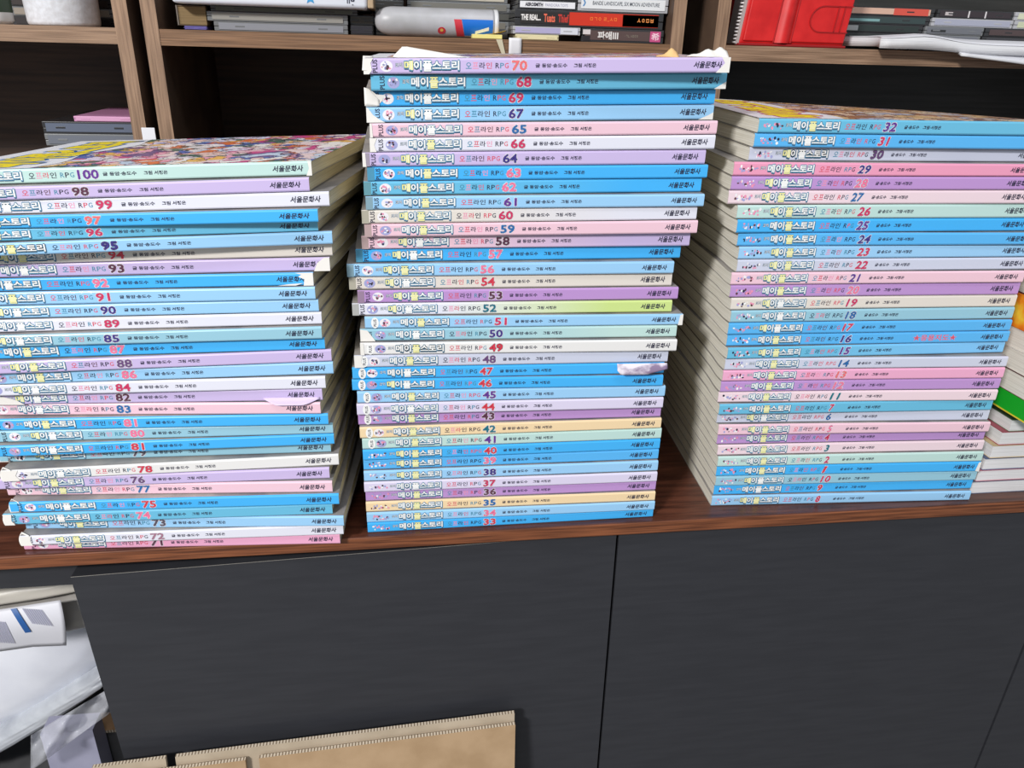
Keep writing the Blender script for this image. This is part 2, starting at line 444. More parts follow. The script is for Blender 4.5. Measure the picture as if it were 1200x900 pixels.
RIGHT = """8 342.9 20.3 0.0 -0.0 -2.9 b2 cr
9 344.0 22.6 9.8 9.3 -2.4 B rd
10 343.6 20.7 19.3 18.9 -2.5 t cr
1 342.7 19.6 28.8 28.7 -3.0 B rd
2 342.1 19.0 38.3 38.4 -2.7 g cr
3 341.4 21.0 47.9 47.9 -2.7 kw tl
4 340.1 21.9 57.5 57.5 -2.8 P cr
5 338.4 18.1 67.2 66.8 -3.1 k pk
6 337.0 20.9 76.8 76.1 -3.0 w2 bl
7 335.7 17.8 86.1 85.8 -2.2 T cr
11 334.7 18.0 95.4 95.8 -3.8 kw tl
12 335.1 18.0 104.6 105.5 -3.3 P pk
13 335.1 17.3 113.9 115.1 -3.3 K sa
14 335.4 17.5 123.2 124.4 -3.1 w2 bl
15 335.6 20.5 132.7 133.4 -0.7 T:b2 pu
16 335.1 21.3 142.0 143.1 -2.2 B2 in
17 334.2 20.7 151.5 152.4 -1.8 B2 cr
18 334.5 21.3 161.1 161.6 -1.2 t bl
19 333.7 22.0 170.6 171.3 -1.5 c cr
20 332.2 22.0 180.0 181.1 -2.0 P pk
21 331.2 20.6 189.4 191.2 -2.5 k pu
22 334.3 21.8 198.9 200.6 -1.8 w2 cr
23 333.8 22.1 208.4 210.1 -1.4 b cr
24 331.7 20.8 217.8 219.8 -2.3 B2 in
25 328.9 22.6 227.5 228.9 -0.2 B pu
26 328.1 22.9 237.1 238.8 -0.8 g cr
27 321.5 23.6 246.6 249.1 -2.1 kw bl
28 322.0 23.2 256.2 259.0 -2.1 P pk
29 322.3 23.4 265.7 268.3 -2.0 K2 in
30 333.1 29.9 275.2 277.2 0.0 w2 pl
31 333.7 25.2 284.6 286.3 -0.6 B2 cr
32 334.8 24.3 293.9 295.8 -0.6 T pu"""
def parse(s): return [[(int(r[0]) if i == 0 else (float(v) if i < 6 else v)) for i, v in enumerate(r)] for r in (l.split() for l in s.split('\n'))]

# torn white paper at the spine ends: (fraction along the spine, fraction of its height)
TORN = {
 70: [[(0,0),(.014,.0),(.022,.25),(.019,.7),(.026,1),(0,1)], [(.962,.0),(1,0),(1,1),(.975,1),(.985,.62),(.975,.35)]],
 69: [[(0,0),(.03,0),(.046,.4),(.05,.75),(.03,.8),(.02,1),(0,1)]],
 67: [[(0,0),(.05,0),(.035,.2),(.018,.5),(.005,.95),(0,1)], [(.955,0),(1,0),(1,.5),(.985,.3)]],
 66: [[(0,0),(.018,.0),(.012,.5),(.02,1),(0,1)]],
 65: [[(.0,.0),(.008,0),(.006,1),(0,1)]],
 68: [[(.965,0),(1,0),(1,.45)]],
 64: [[(0,0),(.01,0),(.008,1),(0,1)]],
 50: [[(0,0),(.045,0),(.035,.4),(.022,.9),(0,1)]],
 48: [[(0,0),(.03,0),(.02,.5),(.025,1),(0,1)]],
 49: [[(0,0),(.012,0),(.01,1),(0,1)]],
 93: [[(.955,0),(1,0),(1,1),(.985,1),(.965,.6)]],
 92: [[(.972,.0),(1,0),(1,1),(.95,1),(.968,.85),(.958,.7),(.975,.5)], [(.90,.04),(.95,.02),(.972,.2),(.93,.14)]],
 82: [[(.03,.05),(.13,.0),(.11,.4),(.06,.85),(.0,.95),(.0,.3)]],
 74: [[(0,0),(.03,.0),(.022,.4),(.026,1),(0,1)]],
 72: [[(0,0),(.035,.0),(.03,.5),(.035,1),(0,1)]],
 78: [[(0,0),(.05,.0),(.04,.5),(.05,1),(0,1)]],
 100: [[(.985,0),(1,0),(1,1),(.99,1),(.993,.5)]],
 1: [[(.985,.1),(1,0),(1,1),(.99,.95)]],
 51: [[(.985,.0),(1,0),(1,1),(.99,.95)]],
}
def bump(y):
    t = max(0.0, min(1.0, y/0.045)); return math.sin(math.pi*t)**2
EDGE_SHADE = mat('cover_edge_gap_shade', (150, 145, 128), 0.8)  # cover edges darkened: shadow of the gaps between books put into the colour
def build_stack(rows, pages, A, sag, group, tops, ttop, place, drop=lambda f, x, y: 0.0, skew=0.0):
    n = len(rows)
    xmid = sum(r[1] for r in rows)/n/1000
    rnd = random.Random(n)
    for i, (num, cx, cy, zl, zr, yaw, base, nc) in enumerate(rows):
        cx /= 1000; cy /= 1000; zl /= 1000; zr /= 1000
        ca, cb = (base.split(':')+[base])[:2]
        z0 = (zl+zr)/2; sl = (zr-zl)/BOOK_L
        if i+1 < n:
            nx = rows[i+1]; n0 = (nx[3]+nx[4])/2000; ns = (nx[4]-nx[3])/1000/BOOK_L; ncx = nx[1]/1000
        else:
            n0 = z0+ttop; ns = sl; ncx = cx
        Ab = A(i, n) if i else 0.0; At = A(i+1, n)
        sg = sag.get(i, sag.get(num, 0.0))
        if isinstance(sag.get('rnd'), float): sg = max(sg, sag['rnd']*rnd.random())
        if i == n-1: sg = 0.0
        cyaw = math.cos(R(yaw))
        kx = skew*i/n
        syaw = math.sin(R(yaw))
        def zb(x, y): return sl*x*cyaw - Ab*bump(y+cy+x*syaw-0.015) + (0.00006 if i else 0.0) - drop(i/n, cx+x-xmid, y+cy+x*syaw-0.008)
        def zt(x, y):
            xw = cx+x*cyaw-y*math.sin(R(yaw))
            q = n0-z0+ns*(xw-ncx) - At*bump(y+cy+x*syaw-0.015) - 0.00030 - drop((i+1)/n, cx+x-xmid, y+cy+x*syaw-0.008)
            return max(q-sg*(max(0, y)/BOOK_W)**1.2, zb(x, y)+0.0028)
        dup = [r[0] for r in rows].count(num) > 1
        lab = '%s paperback comic numbered %d in %s' % (CNAME[ca] if ca == cb else CNAME[ca]+' to '+CNAME[cb], num, place)
        if dup: lab += (', the one above volume 80' if [r[0] for r in rows[i+1:]].count(num) == 0 and rows[i-1][0] == 80 else ', the one below volume 80')
        if i == n-1: lab += ', topmost, cover art showing' if num != 70 else ', topmost, with torn corners'
        if num == 48: lab += ', torn strip hanging at right'
        if num == 82: lab += ', torn spine curling at right'
        bk = thing('comic_book', (cx, cy, z0), lab, 'comic book', group, (0, 0, R(yaw)))
        h = BOOK_L/2
        ys = [0.0012, 0.004, 0.008, 0.0115, 0.015, 0.0185, 0.022, 0.0255, 0.029, 0.034, 0.040, 0.047, 0.07, 0.1, 0.135, BOOK_W]
        CT = 0.00022
        def slab(f0, f1, x0, x1, yy, mi=0, mb=None, edge=None):
            mb = mb or MB()
            nb = len(yy); v = []; NX = 4; st = 2*nb
            for q in range(NX+1):
                x = x0+(x1-x0)*q/NX
                for y in yy: v += [(x+kx*y, y, f0(x+kx*y, y)), (x+kx*y, y, f1(x+kx*y, y))]
            fs = []; em = []
            for k in range(nb-1):
                a = 2*k; z_ = NX*st
                fs += [(a, a+1, a+3, a+2), (z_+a, z_+a+2, z_+a+3, z_+a+1)]; em += [1, 1]
                for q in range(NX):
                    s0, s1 = q*st, (q+1)*st
                    fs += [(s0+a, s0+a+2, s1+a+2, s1+a), (s0+a+1, s1+a+1, s1+a+3, s0+a+3)]; em += [0, 0]
            for q in range(NX):
                s0, s1 = q*st, (q+1)*st
                fs += [(s0, s1, s1+1, s0+1), (s0+2*nb-2, s0+2*nb-1, s1+2*nb-1, s1+2*nb-2)]; em += [0, 1]
            m0 = len(mb.m); mb.add(v, fs, mi)
            if edge is not None:
                for q, e_ in enumerate(em):
                    if e_: mb.m[m0+q] = edge
            return mb
        slab(lambda x, y: zb(x, y)+CT, lambda x, y: zt(x, y)-CT, -h+0.0006, h-0.0006, ys[:-1]+[BOOK_W-0.0008]).build('page_block', pages, bk)
        cm = noise_mat('muted_printed_cover', (176, 170, 164), (128, 126, 130), 30, rough=0.45)
        slab(zb, lambda x, y: zb(x, y)+CT, -h, h, ys, edge=1).build('back_cover', [cm, EDGE_SHADE], bk)
        fc = slab(lambda x, y: zt(x, y)-CT, zt, -h, h, ys, edge=1)
        fm = [cm, EDGE_SHADE]
        if i == n-1 and tops:
            fm = [tops, EDGE_SHADE, mat('cover_title_yellow', (250, 226, 40), 0.4), mat('cover_title_blue', (70, 130, 200), 0.4), mat('cover_paper_white', (236, 236, 242), 0.4), mat('cover_title_crimson', (190, 80, 120), 0.4)]
            top = lambda lay: (lambda u, v: (u+kx*v, v, zt(u+kx*v, v)+0.00015+0.00006*lay))
            x0 = -h+0.004
            fc.grid(lambda a, c: top(1)(-h+0.0005+(0.060+0.005*math.sin(11*c))*a, 0.002+(BOOK_W-0.003)*c), 8, 16, 4)
            o_m = 3 if num == 100 else 5
            base_g = glyphs('메이플스토리', 0.06); gb = base_g[2]
            def cover_word(lay, mi, ox, oy):
                out = []
                for (gx, gy) in base_g[0]:
                    a = (gx-gb[0])/(gb[1]-gb[0]); c_ = (gy-gb[2])/(gb[3]-gb[2])
                    out.append(top(lay)(-h+0.055-0.040*c_+ox, 0.008+0.148*a+oy))
                fc.add(out, base_g[1], mi)
            # reads away from the spine, tops of the letters towards the left end
            for k in range(8): cover_word(2, o_m, .0022*math.cos(k*math.pi/4), .0022*math.sin(k*math.pi/4))
            cover_word(3, 2, 0, 0)
        fc.build('front_cover', fm, bk)
        # spine with its print
        s = MB()
        nx_ = 12
        prof = [(0.0012, 0.0), (0.00035, 0.05), (0.0, 0.13), (0.0, 0.87), (0.00035, 0.95), (0.0012, 1.0)]
        vs = []; fs = []
        for a in range(nx_+1):
            x = -h+BOOK_L*a/nx_
            lo, hi = zb(x, 0), zt(x, 0)
            for (y, f) in prof: vs.append((x, y, lo+(hi-lo)*f))
            for (y, f) in reversed(prof): vs.append((x, y+0.0003, lo+(hi-lo)*(0.04+0.92*f)))
        k = 2*len(prof)
        for a in range(nx_):
            for j in range(k): fs.append((a*k+j, (a+1)*k+j, (a+1)*k+(j+1) % k, a*k+(j+1) % k))
        fs += [tuple(range(k)), tuple(nx_*k+j for j in range(k))[::-1]]
        s.add(vs, fs, 0)
        def S(lay):
            def f(u, v):
                x = -h+BOOK_L*u; lo, hi = zb(x, 0), zt(x, 0)
                return (x, -0.00005*lay, lo+(hi-lo)*v)
            return f
        style_c = num <= 40
        sh = 0.2 if num <= 32 else 0.0
        # title with thick outline and a cast-look underlay
        t0, t1 = (0.107, 0.253)
        tb = (t0, t1, 0.25, 0.84)
        put_halo(s, '메이플스토리', tb, S(1), 3, 0.0021, 0.085, 8, 0.02, 0, 0.0007, -0.05)
        put_halo(s, '메이플스토리', tb, S(2), 2, 0.0017, 0.070, 8, 0.02)
        put_text(s, '메이플스토리', tb, S(3), 1, 0.03)
        put_text(s, '플', (t0+0.0495, t0+0.0735, 0.16, 0.84), S(4), 4 if rnd.random() < 0.6 else 1, 0.022)
        if rnd.random() < 0.35: put_text(s, '메', (t0, t0+0.0235, 0.25, 0.84), S(4), 4, 0.022)
        put_text(s, '코믹', (0.083, 0.102, 0.42, 0.72), S(2), 3, 0.05)
        put_text(s, '코믹', (0.083, 0.102, 0.42, 0.72), S(3), 1, 0.0, ref=0.05)
        cols = [[5, 6, 7, 8], [6, 5, 7, 9], [5, 5, 7, 7], [7, 9, 5, 7], [6, 9, 7, 5]][rnd.randrange(5)]
        for q, chh in enumerate('오프라인'):
            put_text(s, chh, (0.270+q*0.0182, 0.270+q*0.0182+0.0158, 0.32, 0.72), S(1), cols[q], 0.012, sh)
        for q, chh in enumerate('RPG'):
            put_text(s, chh, (0.350+q*0.0125, 0.350+q*0.0125+0.0105, 0.34, 0.68), S(1), [7, 5, 6][(q+rnd.randrange(3)) % 3], 0.01, sh)
        d = len(str(num)); wn = {1: 0.018, 2: 0.042, 3: 0.054}[d]
        if '1' in str(num) and d == 2: wn = 0.038
        put_halo(s, str(num), (0.394, 0.394+wn, 0.19, 0.83), S(1), 11, 0.0016, 0.06, 6, 0.02, sh)
        put_text(s, str(num), (0.394, 0.394+wn, 0.19, 0.83), S(2), 10, 0.022, sh)
        if num > 32:
            put_text(s, '글 동암·송도수', (0.458, 0.545, 0.37, 0.64), S(1), 7, 0.03)
            put_text(s, '그림 서정은', (0.563, 0.625, 0.37, 0.64), S(1), 7, 0.03)
        else:
            put_text(s, '글·송도수', (0.462, 0.510, 0.38, 0.64), S(1), 7, 0.03, sh)
            put_text(s, '그림·서정은', (0.522, 0.582, 0.38, 0.64), S(1), 7, 0.03, sh)
        if num == 16:
            put_text(s, '★응용지도★', (0.65, 0.81, 0.22, 0.82), S(1), 9, 0.03)
            put_text(s, '★응용지도★', (0.65, 0.81, 0.22, 0.82), S(2), 5, 0.0, ref=0.03)
        put_text(s, '서울문화사', (0.897, 0.978, 0.30, 0.74), S(1), 7, 0.03, 0.15)
        # small round or scattered printed motif left of the title: plain dabs of colour
        if style_c:
            for q in range(16):
                put_blob(s, 0.020+0.052*(q/15)+rnd.uniform(-.003, .003), rnd.uniform(.30, .70), rnd.uniform(.0018, .0045), rnd.uniform(.05, .13), S(1+q % 4), rnd.choice([9, 12, 7, 12, 1, 9, 11, 8]), 8)
        else:
            put_blob(s, 0.060, 0.5, 0.0165, 0.36, S(1), rnd.choice([12, 11, 11, 12]), 18)
            for q in range(14):
                an = rnd.uniform(0, 6.28); rr_ = rnd.uniform(.2, 1)
                put_blob(s, 0.060+.0125*rr_*math.cos(an), .5+.27*rr_*math.sin(an), rnd.uniform(.0018, .0042), rnd.uniform(.05, .11), S(2+q % 3), rnd.choice([9, 1, 9, 12, 7, 12, 11, 8]), 8)
            if 52 <= num <= 64:
                put_poly(s, [(0.0, 0.02), (0.020, 0.02), (0.020, 0.98), (0.0, 0.98)], S(1), 14)
            if 41 <= num <= 49 or num == 51:
                put_blob(s, 0.030, 0.5, 0.0115, 0.46, S(1), 1, 18)
            put_text(s, 'PLUS', (0.0235, 0.0365, 0.10, 0.92) if num > 51 else (0.0255, 0.0345, 0.2, 0.8), S(2), 7, 0.02, rot=True)
        for poly in TORN.get(num, []):
            if num >= 33 or num == 1: put_poly(s, poly, S(5), 13)
        s.build('spine', [spine_mat(ca, cb), T_WHITE, T_BLUE, T_NAVY, T_YEL, RED, BLU, INK, INK2, PINKI, ink(nc), HALO, mat('ink_lavender', (164, 166, 212), 0.5), PAPER_WHITE, mat('spine_end_'+CNAME[ca].replace(' ', '_'), tuple(int(0.62*v+0.25*w_) for v, w_ in zip(PAL[ca], (150, 150, 110))), 0.4)], bk)
        # loose torn pieces
        if num in (48, 82):
            g = MB()
            if num == 48:
                u0, u1, dp, out_ = 0.825, 0.992, 0.0078, 0.0022
                fn = lambda a, c: (-h+BOOK_L*(u0+(u1-u0)*a), -0.0004-out_*(1-(1-c)**2)-0.004, zb(-h+BOOK_L*(u0+(u1-u0)*a), 0)+0.0012-dp*c*(1-0.5*max(0, a-0.6)/0.4)*min(1, 0.55+a*6))
            else:
                u0, u1, dp, out_ = 0.825, 0.992, 0.0042, 0.0042
                fn = lambda a, c: (-h+BOOK_L*(u0+(u1-u0)*a), -0.0004-out_*c*c*min(1, a*4)*min(1, (1-a)*5), zb(-h+BOOK_L*(u0+(u1-u0)*a), 0)+0.003-dp*c*min(1, a*3+0.3)*(1.0-0.7*max(0, a-0.7)/0.3))
            g.grid(fn, 18, 6, 0, True, 0.0002)
            fl_ = g.build('torn_flap', noise_mat('torn_printed_paper', (236, 228, 238), (140, 120, 150), 55, (1, 1, 2), 0.6, lo=0.5, hi=0.62) if num == 48 else mat('curled_lilac_paper', (214, 196, 230), 0.5), bk, 'torn strip of cover paper hanging loose')
        if num == 70:
            g = MB()
            g.grid(lambda a, c: (-h+0.020+0.050*a-0.003*c*(1-a), 0.004+0.004*c+0.002*math.sin(5*a), zt(-h+0.03, 0.01)+0.0002+0.0062*c*(a/0.12 if a < 0.12 else (1-a)/0.88)), 18, 5, 0, True, 0.0002)
            g.build('torn_curl', PAPER_WHITE, bk, 'white curls of torn cover paper')
            g = MB()
            g.grid(lambda a, c: (h-0.026+0.0258*a, 0.002+0.005*c+0.0015*math.sin(9*a), zt(h-0.01, 0.01)+0.0002+0.0058*c*min(1, a*1.6)*(0.8+0.2*math.sin(17*a))), 16, 5, 0, True, 0.0002)
            g.build('torn_curl', PAPER_WHITE, bk, 'white curls of torn cover paper')
            g = MB()
            g.grid(lambda a, c: (h-0.045+0.014*a, 0.006+0.005*c, zt(h-0.035, 0.01)+0.0002+0.0052*c*min(1, 1.4*a)*(0.75+0.25*math.cos(9*a))), 10, 5, 0, True, 0.0002)
            g.build('torn_flake', mat('orange_torn_paper', (232, 190, 130), 0.7), bk, 'orange flake of torn cover')
            g = MB()
            g.grid(lambda a, c: (-h-0.0008+0.006*a, -0.0006+0.0012*a*a+0.012*c, 0.0010+0.0095*c*0.1+0.0088*a*0.0+zb(-h, 0)+0.0085*(0.15+0.8*c)), 4, 6, 0, True, 0.0002)
            g.build('torn_curl', PAPER_WHITE, bk, 'white curls of torn cover paper')
        if num == 69:
            g = MB()
            g.grid(lambda a, c: (-h-0.0006+0.009*a, -0.0007+0.0003*c, zb(-h, 0)+0.0005+(0.0118-0.006*a-0.0035*abs(a-0.35))*c), 6, 6, 0, True, 0.0002)
            g.build('torn_curl', PAPER_WHITE, bk, 'white torn paper standing up at the left end')
        if num in (72, 74, 75, 78, 79):
            g = MB()
            g.grid(lambda a, c: (-h-0.0004-0.0016*math.sin(math.pi*c)*(1-a)+0.007*a, -0.0005+0.010*(1-a)*(c*0.5)+0.0004, zb(-h, 0)+0.0004+0.0082*c), 5, 6, 0, True, 0.0002)
            g.build('torn_curl', PAPER_WHITE, bk, 'white scuffed paper at the left end of the spine')

left = parse(LEFT); mid = parse(MID); right = parse(RIGHT)
build_stack(left, PAGES_A, lambda i, n: 0.0006*math.sin(math.pi*i/n), {98: 0.003, 97: 0.001, 96: 0.0045, 95: 0.001, 79: 0.002, 76: 0.0015, 77: 0.002, 74: 0.002, 'rnd': 0.0008},
            'comics in the left stack', ART1, 0.0088, 'the left stack', lambda f, x, y: 0.003*f*max(0, y)/BOOK_W, 0.12)
build_stack(mid, PAGES_A, lambda i, n: 0.0, {'rnd': 0.0006}, 'comics in the middle stack', ART1, 0.0092, 'the middle stack')
build_stack(right, PAGES_B, lambda i, n: 0.0012*math.sin(math.pi*min(1, i/n*1.1))**0.7 if i < n else 0.0, {}, 'comics in the right stack', ART2, 0.0095, 'the right stack', lambda f, x, y: f*f*max(0, y)/BOOK_W*(-0.003+0.0085*(x+0.1125)/0.225))

# ------------------------------------------------------------------ pile at the far right: page edges outwards, then loose books
def plain_book(label, x0, x1, y0, y1, z0, t, cover, pages, spine_side, group, yaw=0.0, cat='book', name='book', spine_m=None):
    o = thing(name, ((x0+x1)/2, y0, z0), label, cat, group, (0, 0, R(yaw)))
    hx = (x1-x0)/2; d = y1-y0; c = 0.0003
    s = {'back': (-hx+.0006, hx-.0006, .0008, d-.0012), 'left': (-hx+.0012, hx-.0008, .0006, d-.0006)}[spine_side]
    b = MB(); b.box(s[0], s[1], s[2], s[3], c, t-c); b.build('page_block', pages, o)
    b = MB(); b.box(-hx, hx, 0, d, 0, c, 0, {2: 1, 5: 1, 4: 1}); b.build('back_cover', [cover, cover], o)
    b = MB(); b.box(-hx, hx, 0, d, t-c, t, 0); b.build('front_cover', cover, o)
    b = MB()
    if spine_side == 'back': b.rbox(-hx, hx, d-0.0012, d, 0, t, 0.0004)
    else: b.rbox(-hx-0.0004, -hx+0.0012, 0, d, 0, t, 0.0004)
    b.build('spine', spine_m or cover, o)
    return o
PG_W = page_mat('white_page_edges', (214, 212, 214), (240, 238, 240))
PG_C = page_mat('pale_page_edges', (206, 202, 194), (232, 228, 222))
fe = [((96, 104, 126), 'slate covers, bottom of the pile'), ((196, 128, 142), 'dusty pink covers, second from the bottom'), ((86, 100, 136), 'navy covers, third from the bottom'),
      ((206, 182, 140), 'tan covers, fourth from the bottom'), ((178, 84, 100), 'crimson covers, fifth from the bottom'), ((112, 132, 108), 'sage green covers, sixth from the bottom'),
      ((214, 190, 190), 'pale pink covers, seventh from the bottom')]
zz = 0.0
xs7 = [0.462, 0.4655, 0.469, 0.473, 0.478, 0.484, 0.489]
for k, (c, lab) in enumerate(fe):
    t = [0.0118, 0.0105, 0.0108, 0.0118, 0.0122, 0.0108, 0.0098][k]
    plain_book('comic turned page edges outwards at far right, '+lab, xs7[k], xs7[k]+0.225, 0.024+0.0006*k, 0.19, zz, t,
               mat('pile_cover_%s' % lab.split(' covers')[0].replace(' ', '_'), c, 0.5), PG_W, 'back', 'page-edge-out comics at the far right', 0.0, 'comic book', 'comic_book')
    zz += t+0.0002
GREEN = mat('bright_green_cover', (16, 168, 40), 0.4)
grn = plain_book('green-spined book under three white-edged books at far right', 0.4715, 0.640, -0.030, 0.185, zz, 0.0165, GREEN, PG_W, 'left', None, 0, 'book', 'book')
b = MB(); b.box(-0.0852, 0.0842, -0.0004, 0.215, 0.0003, 0.0013, 0); b.build('lower_cover_edge', mat('yellow_cover_edge', (226, 200, 60), 0.5), grn, 'yellow lower edge')
zz += 0.0167
for k, (t, lab) in enumerate(((0.0175, 'lowest'), (0.0165, 'middle'), (0.0155, 'upper'))):
    plain_book('white-edged paperback at far right, %s of three above the green book' % lab, 0.4710+0.0008*k, 0.66, -0.034+0.002*k, 0.18, zz, t,
               mat('white_card_cover', (222, 218, 212), 0.6) if k else mat('maroon_cover', (84, 34, 40), 0.5), PG_C, 'back', 'white-edged books at the far right', 0, 'book', 'book')
    zz += t+0.0002
def fire_mat():
    if 'fiery_spine' in _M: return _M['fiery_spine']
    m = mat('fiery_spine', (220, 90, 30), 0.4)
    nt, bs, N, L = nodes(m)
    tc = N('ShaderNodeTexCoord'); nz = N('ShaderNodeTexNoise'); nz.inputs['Scale'].default_value = 42; nz.inputs['Detail'].default_value = 3
    rp = N('ShaderNodeValToRGB'); e = rp.color_ramp.elements
    for _ in range(2): e.new(0.5)
    for q, (p_, c_) in enumerate(((0.3, (120, 24, 20)), (0.45, (216, 60, 28)), (0.56, (244, 150, 30)), (0.68, (252, 220, 70)))):
        e[q].position = p_; e[q].color = lin(c_)
    L(tc.outputs['Object'], nz.inputs['Vector']); L(nz.outputs['Fac'], rp.inputs['Fac']); L(rp.outputs['Color'], bs.inputs['Base Color'])
    return m
plain_book('thick book with fiery orange and red spine at far right', 0.4730, 0.65, -0.036, 0.175, zz, 0.027, mat('dark_red_cover', (120, 40, 30), 0.5), PG_C, 'left', None, 0, 'book', 'book', fire_mat())
zz += 0.0272
plain_book('tan book with a maroon cover, top of the far right pile', 0.4750, 0.64, -0.030, 0.175, zz, 0.014, mat('maroon_cover', (84, 34, 40), 0.5), PG_C, 'back', None, 0, 'book', 'book')

# ------------------------------------------------------------------ things on the shelves
CARD = noise_mat('brown_cardboard', (158, 122, 86), (176, 138, 100), 30, rough=.85, bump=.2)
CARD_F = noise_mat('tan_cardboard', (170, 140, 106), (184, 154, 120), 40, rough=.85, bump=.15)
def flute_mat():
    if 'corrugated_edge' in _M: return _M['corrugated_edge']
    m = mat('corrugated_edge', (190, 176, 156), .9)
    nt, bs, N, L = nodes(m)
    tc = N('ShaderNodeTexCoord'); wv = N('ShaderNodeTexWave'); wv.bands_direction = 'X'; wv.inputs['Scale'].default_value = 120; wv.inputs['Distortion'].default_value = .6
    rp = N('ShaderNodeValToRGB'); rp.color_ramp.elements[0].position = .3; rp.color_ramp.elements[0].color = lin((128, 110, 90)); rp.color_ramp.elements[1].position = .5; rp.color_ramp.elements[1].color = lin((206, 192, 172))
    L(tc.outputs['Object'], wv.inputs['Vector']); L(wv.outputs['Fac'], rp.inputs['Fac']); L(rp.outputs['Color'], bs.inputs['Base Color'])
    return m
FLUTE = flute_mat()
def X(u, y, v=40): return at(u, v, y).x
CLEAR = mat('clear_grey_plastic', (120, 122, 124), 0.18, 0.6)
CLEAR_D = mat('dark_smoked_plastic', (52, 52, 54), 0.2, 0.6)
CLEAR_L = mat('milky_plastic', (176, 176, 180), 0.22, 0.6)
def disc_case(label, x0, x1, y0, z0, t, shell, insert, group, texts=(), depth=0.118, extra=None):
    """disc case lying flat: tray, lid, paper insert showing at its narrow side, two hinge tabs"""
    o = thing('disc_case', ((x0+x1)/2, y0, z0), label, 'disc case', group)
    hx = (x1-x0)/2
    b = MB(); b.rbox(-hx, hx, 0.0005, depth, 0, t*0.46, 0.0004); b.build('tray', shell, o)
    b = MB(); b.rbox(-hx, hx, 0, depth, t*0.5, t, 0.0005)
    b.build('lid', shell, o)
    b = MB(); b.box(-hx*0.93, hx*0.93, -0.0002, 0.0008, t*0.16, t*0.86)
    ms = [mat('insert_%d_%d_%d' % insert, insert, 0.35)]
    for (txt, u0, u1, v0, v1, col, bold) in texts:
        ms.append(mat('print_%d_%d_%d' % col, col, 0.4))
        put_text(b, txt, (u0, u1, v0, v1), lambda u, v: (-hx+2*hx*u, -0.0003, t*v), len(ms)-1, bold)
    if extra:
        for (u0, u1, v0, v1, col) in extra:
            ms.append(mat('print_%d_%d_%d' % col, col, 0.4))
            put_poly(b, [(u0, v0), (u1, v0), (u1, v1), (u0, v1)], lambda u, v: (-hx+2*hx*u, -0.00025, t*v), len(ms)-1)
    b.build('paper_insert', ms, o)
    for s in (() if texts else (-1, 1)):
        b = MB(); b.rbox(s*hx*0.62-0.004, s*hx*0.62+0.004, -0.0004, 0.0002, t*0.42, t*0.58, 0.0002); b.build('hinge_tab', shell, o)
    return o
Z = SHZ+0.0002
G1 = 'disc cases on the middle shelf'
y = 0.268
disc_case('clear grey disc case under the white box, lowest on the shelf', X(252, y), X(408, y), y, Z, 0.0074, CLEAR, (142, 144, 152), G1)
disc_case('clear grey disc case under the white box, second up', X(245, y), X(408.5, y), y, Z+0.0076, 0.0074, CLEAR, (150, 148, 142), G1)
disc_case('dark disc case directly under the white box', X(250, y), X(420, y), y, Z+0.0152, 0.0044, CLEAR_D, (70, 72, 60), G1)
disc_case('black disc case right of the clear ones under the white box', X(410.5, y), X(437, y), y+.004, Z, 0.0078, CLEAR_D, (44, 42, 50), G1)
disc_case('brownish black disc case on the black one under the white box', X(410.5, y), X(438, y), y+.006, Z+0.008, 0.0076, CLEAR_D, (58, 52, 42), G1)
disc_case('purple disc case under the small tan book at shelf left', X(217, y), X(243.5, y), y, Z, 0.0030, mat('purple_plastic', (92, 84, 150), 0.3), (100, 92, 160), G1)
o = thing('pocket_book', (X(227, y), y+.001, Z+0.0032), 'small tan book on a purple disc case, left of the clear cases', 'book')
hw = (X(243.5, y)-X(210, y))/2
b = MB(); b.rbox(-hw+.001, hw, .0008, .1, 0.0008, .0148, .0004); b.build('page_block', page_mat('tan_page_edges', (110, 92, 66), (150, 128, 94)), o)
b = MB(); b.rbox(-hw, hw, 0, .1, 0, .0008, .0003); b.build('back_cover', mat('brown_card', (96, 78, 58), .7), o)
b = MB(); b.rbox(-hw, hw, 0, .1, .0148, .0156, .0003); b.build('front_cover', mat('brown_card', (96, 78, 58), .7), o)
b = MB(); b.rbox(-hw-.0006, -hw+.0008, 0, .1, 0, .0156, .0003); b.build('spine', mat('pale_card', (150, 140, 130), .7), o)
# white box
wb0, wb1 = X(201, .2515, 6), X(432, .2515, 6)
o = thing('white_box', ((wb0+wb1)/2, .2515, Z+0.0198), 'white box with a blue star on its front, on the disc cases', 'box')
hw = (wb1-wb0)/2
b = MB(); b.rbox(-hw, hw-.0008, 0, .15, 0, .05, .0035, 0, 3, True)
BX = mat('glossy_white_card', (226, 230, 240), 0.3)
f_ = lambda u, v: (-hw+2*hw*u, -0.0003, .05*v)
star = [(0.70+0.032*(1 if k % 2 == 0 else .45)*math.sin(k*math.pi/5), 0.235+0.135*(1 if k % 2 == 0 else .45)*math.cos(k*math.pi/5)) for k in range(10)]
star = [(p[0], (p[1]-.235)*.62+.13) for p in star]
put_poly(b, star, f_, 1)
put_text(b, 'g', (0.905, 0.930, 0.03, 0.17), f_, 2, 0.03)
put_text(b, 'n', (0.888, 0.903, 0.08, 0.17), f_, 2, 0.03)
b.build('body', [BX, mat('print_star_blue', (60, 150, 205), .4), INK], o)
b = MB(); b.rbox(hw-.0008, hw+.004, .0015, .15, .001, .05, .0008); b.build('side_flap', mat('tan_card', (176, 152, 122), .7), o)
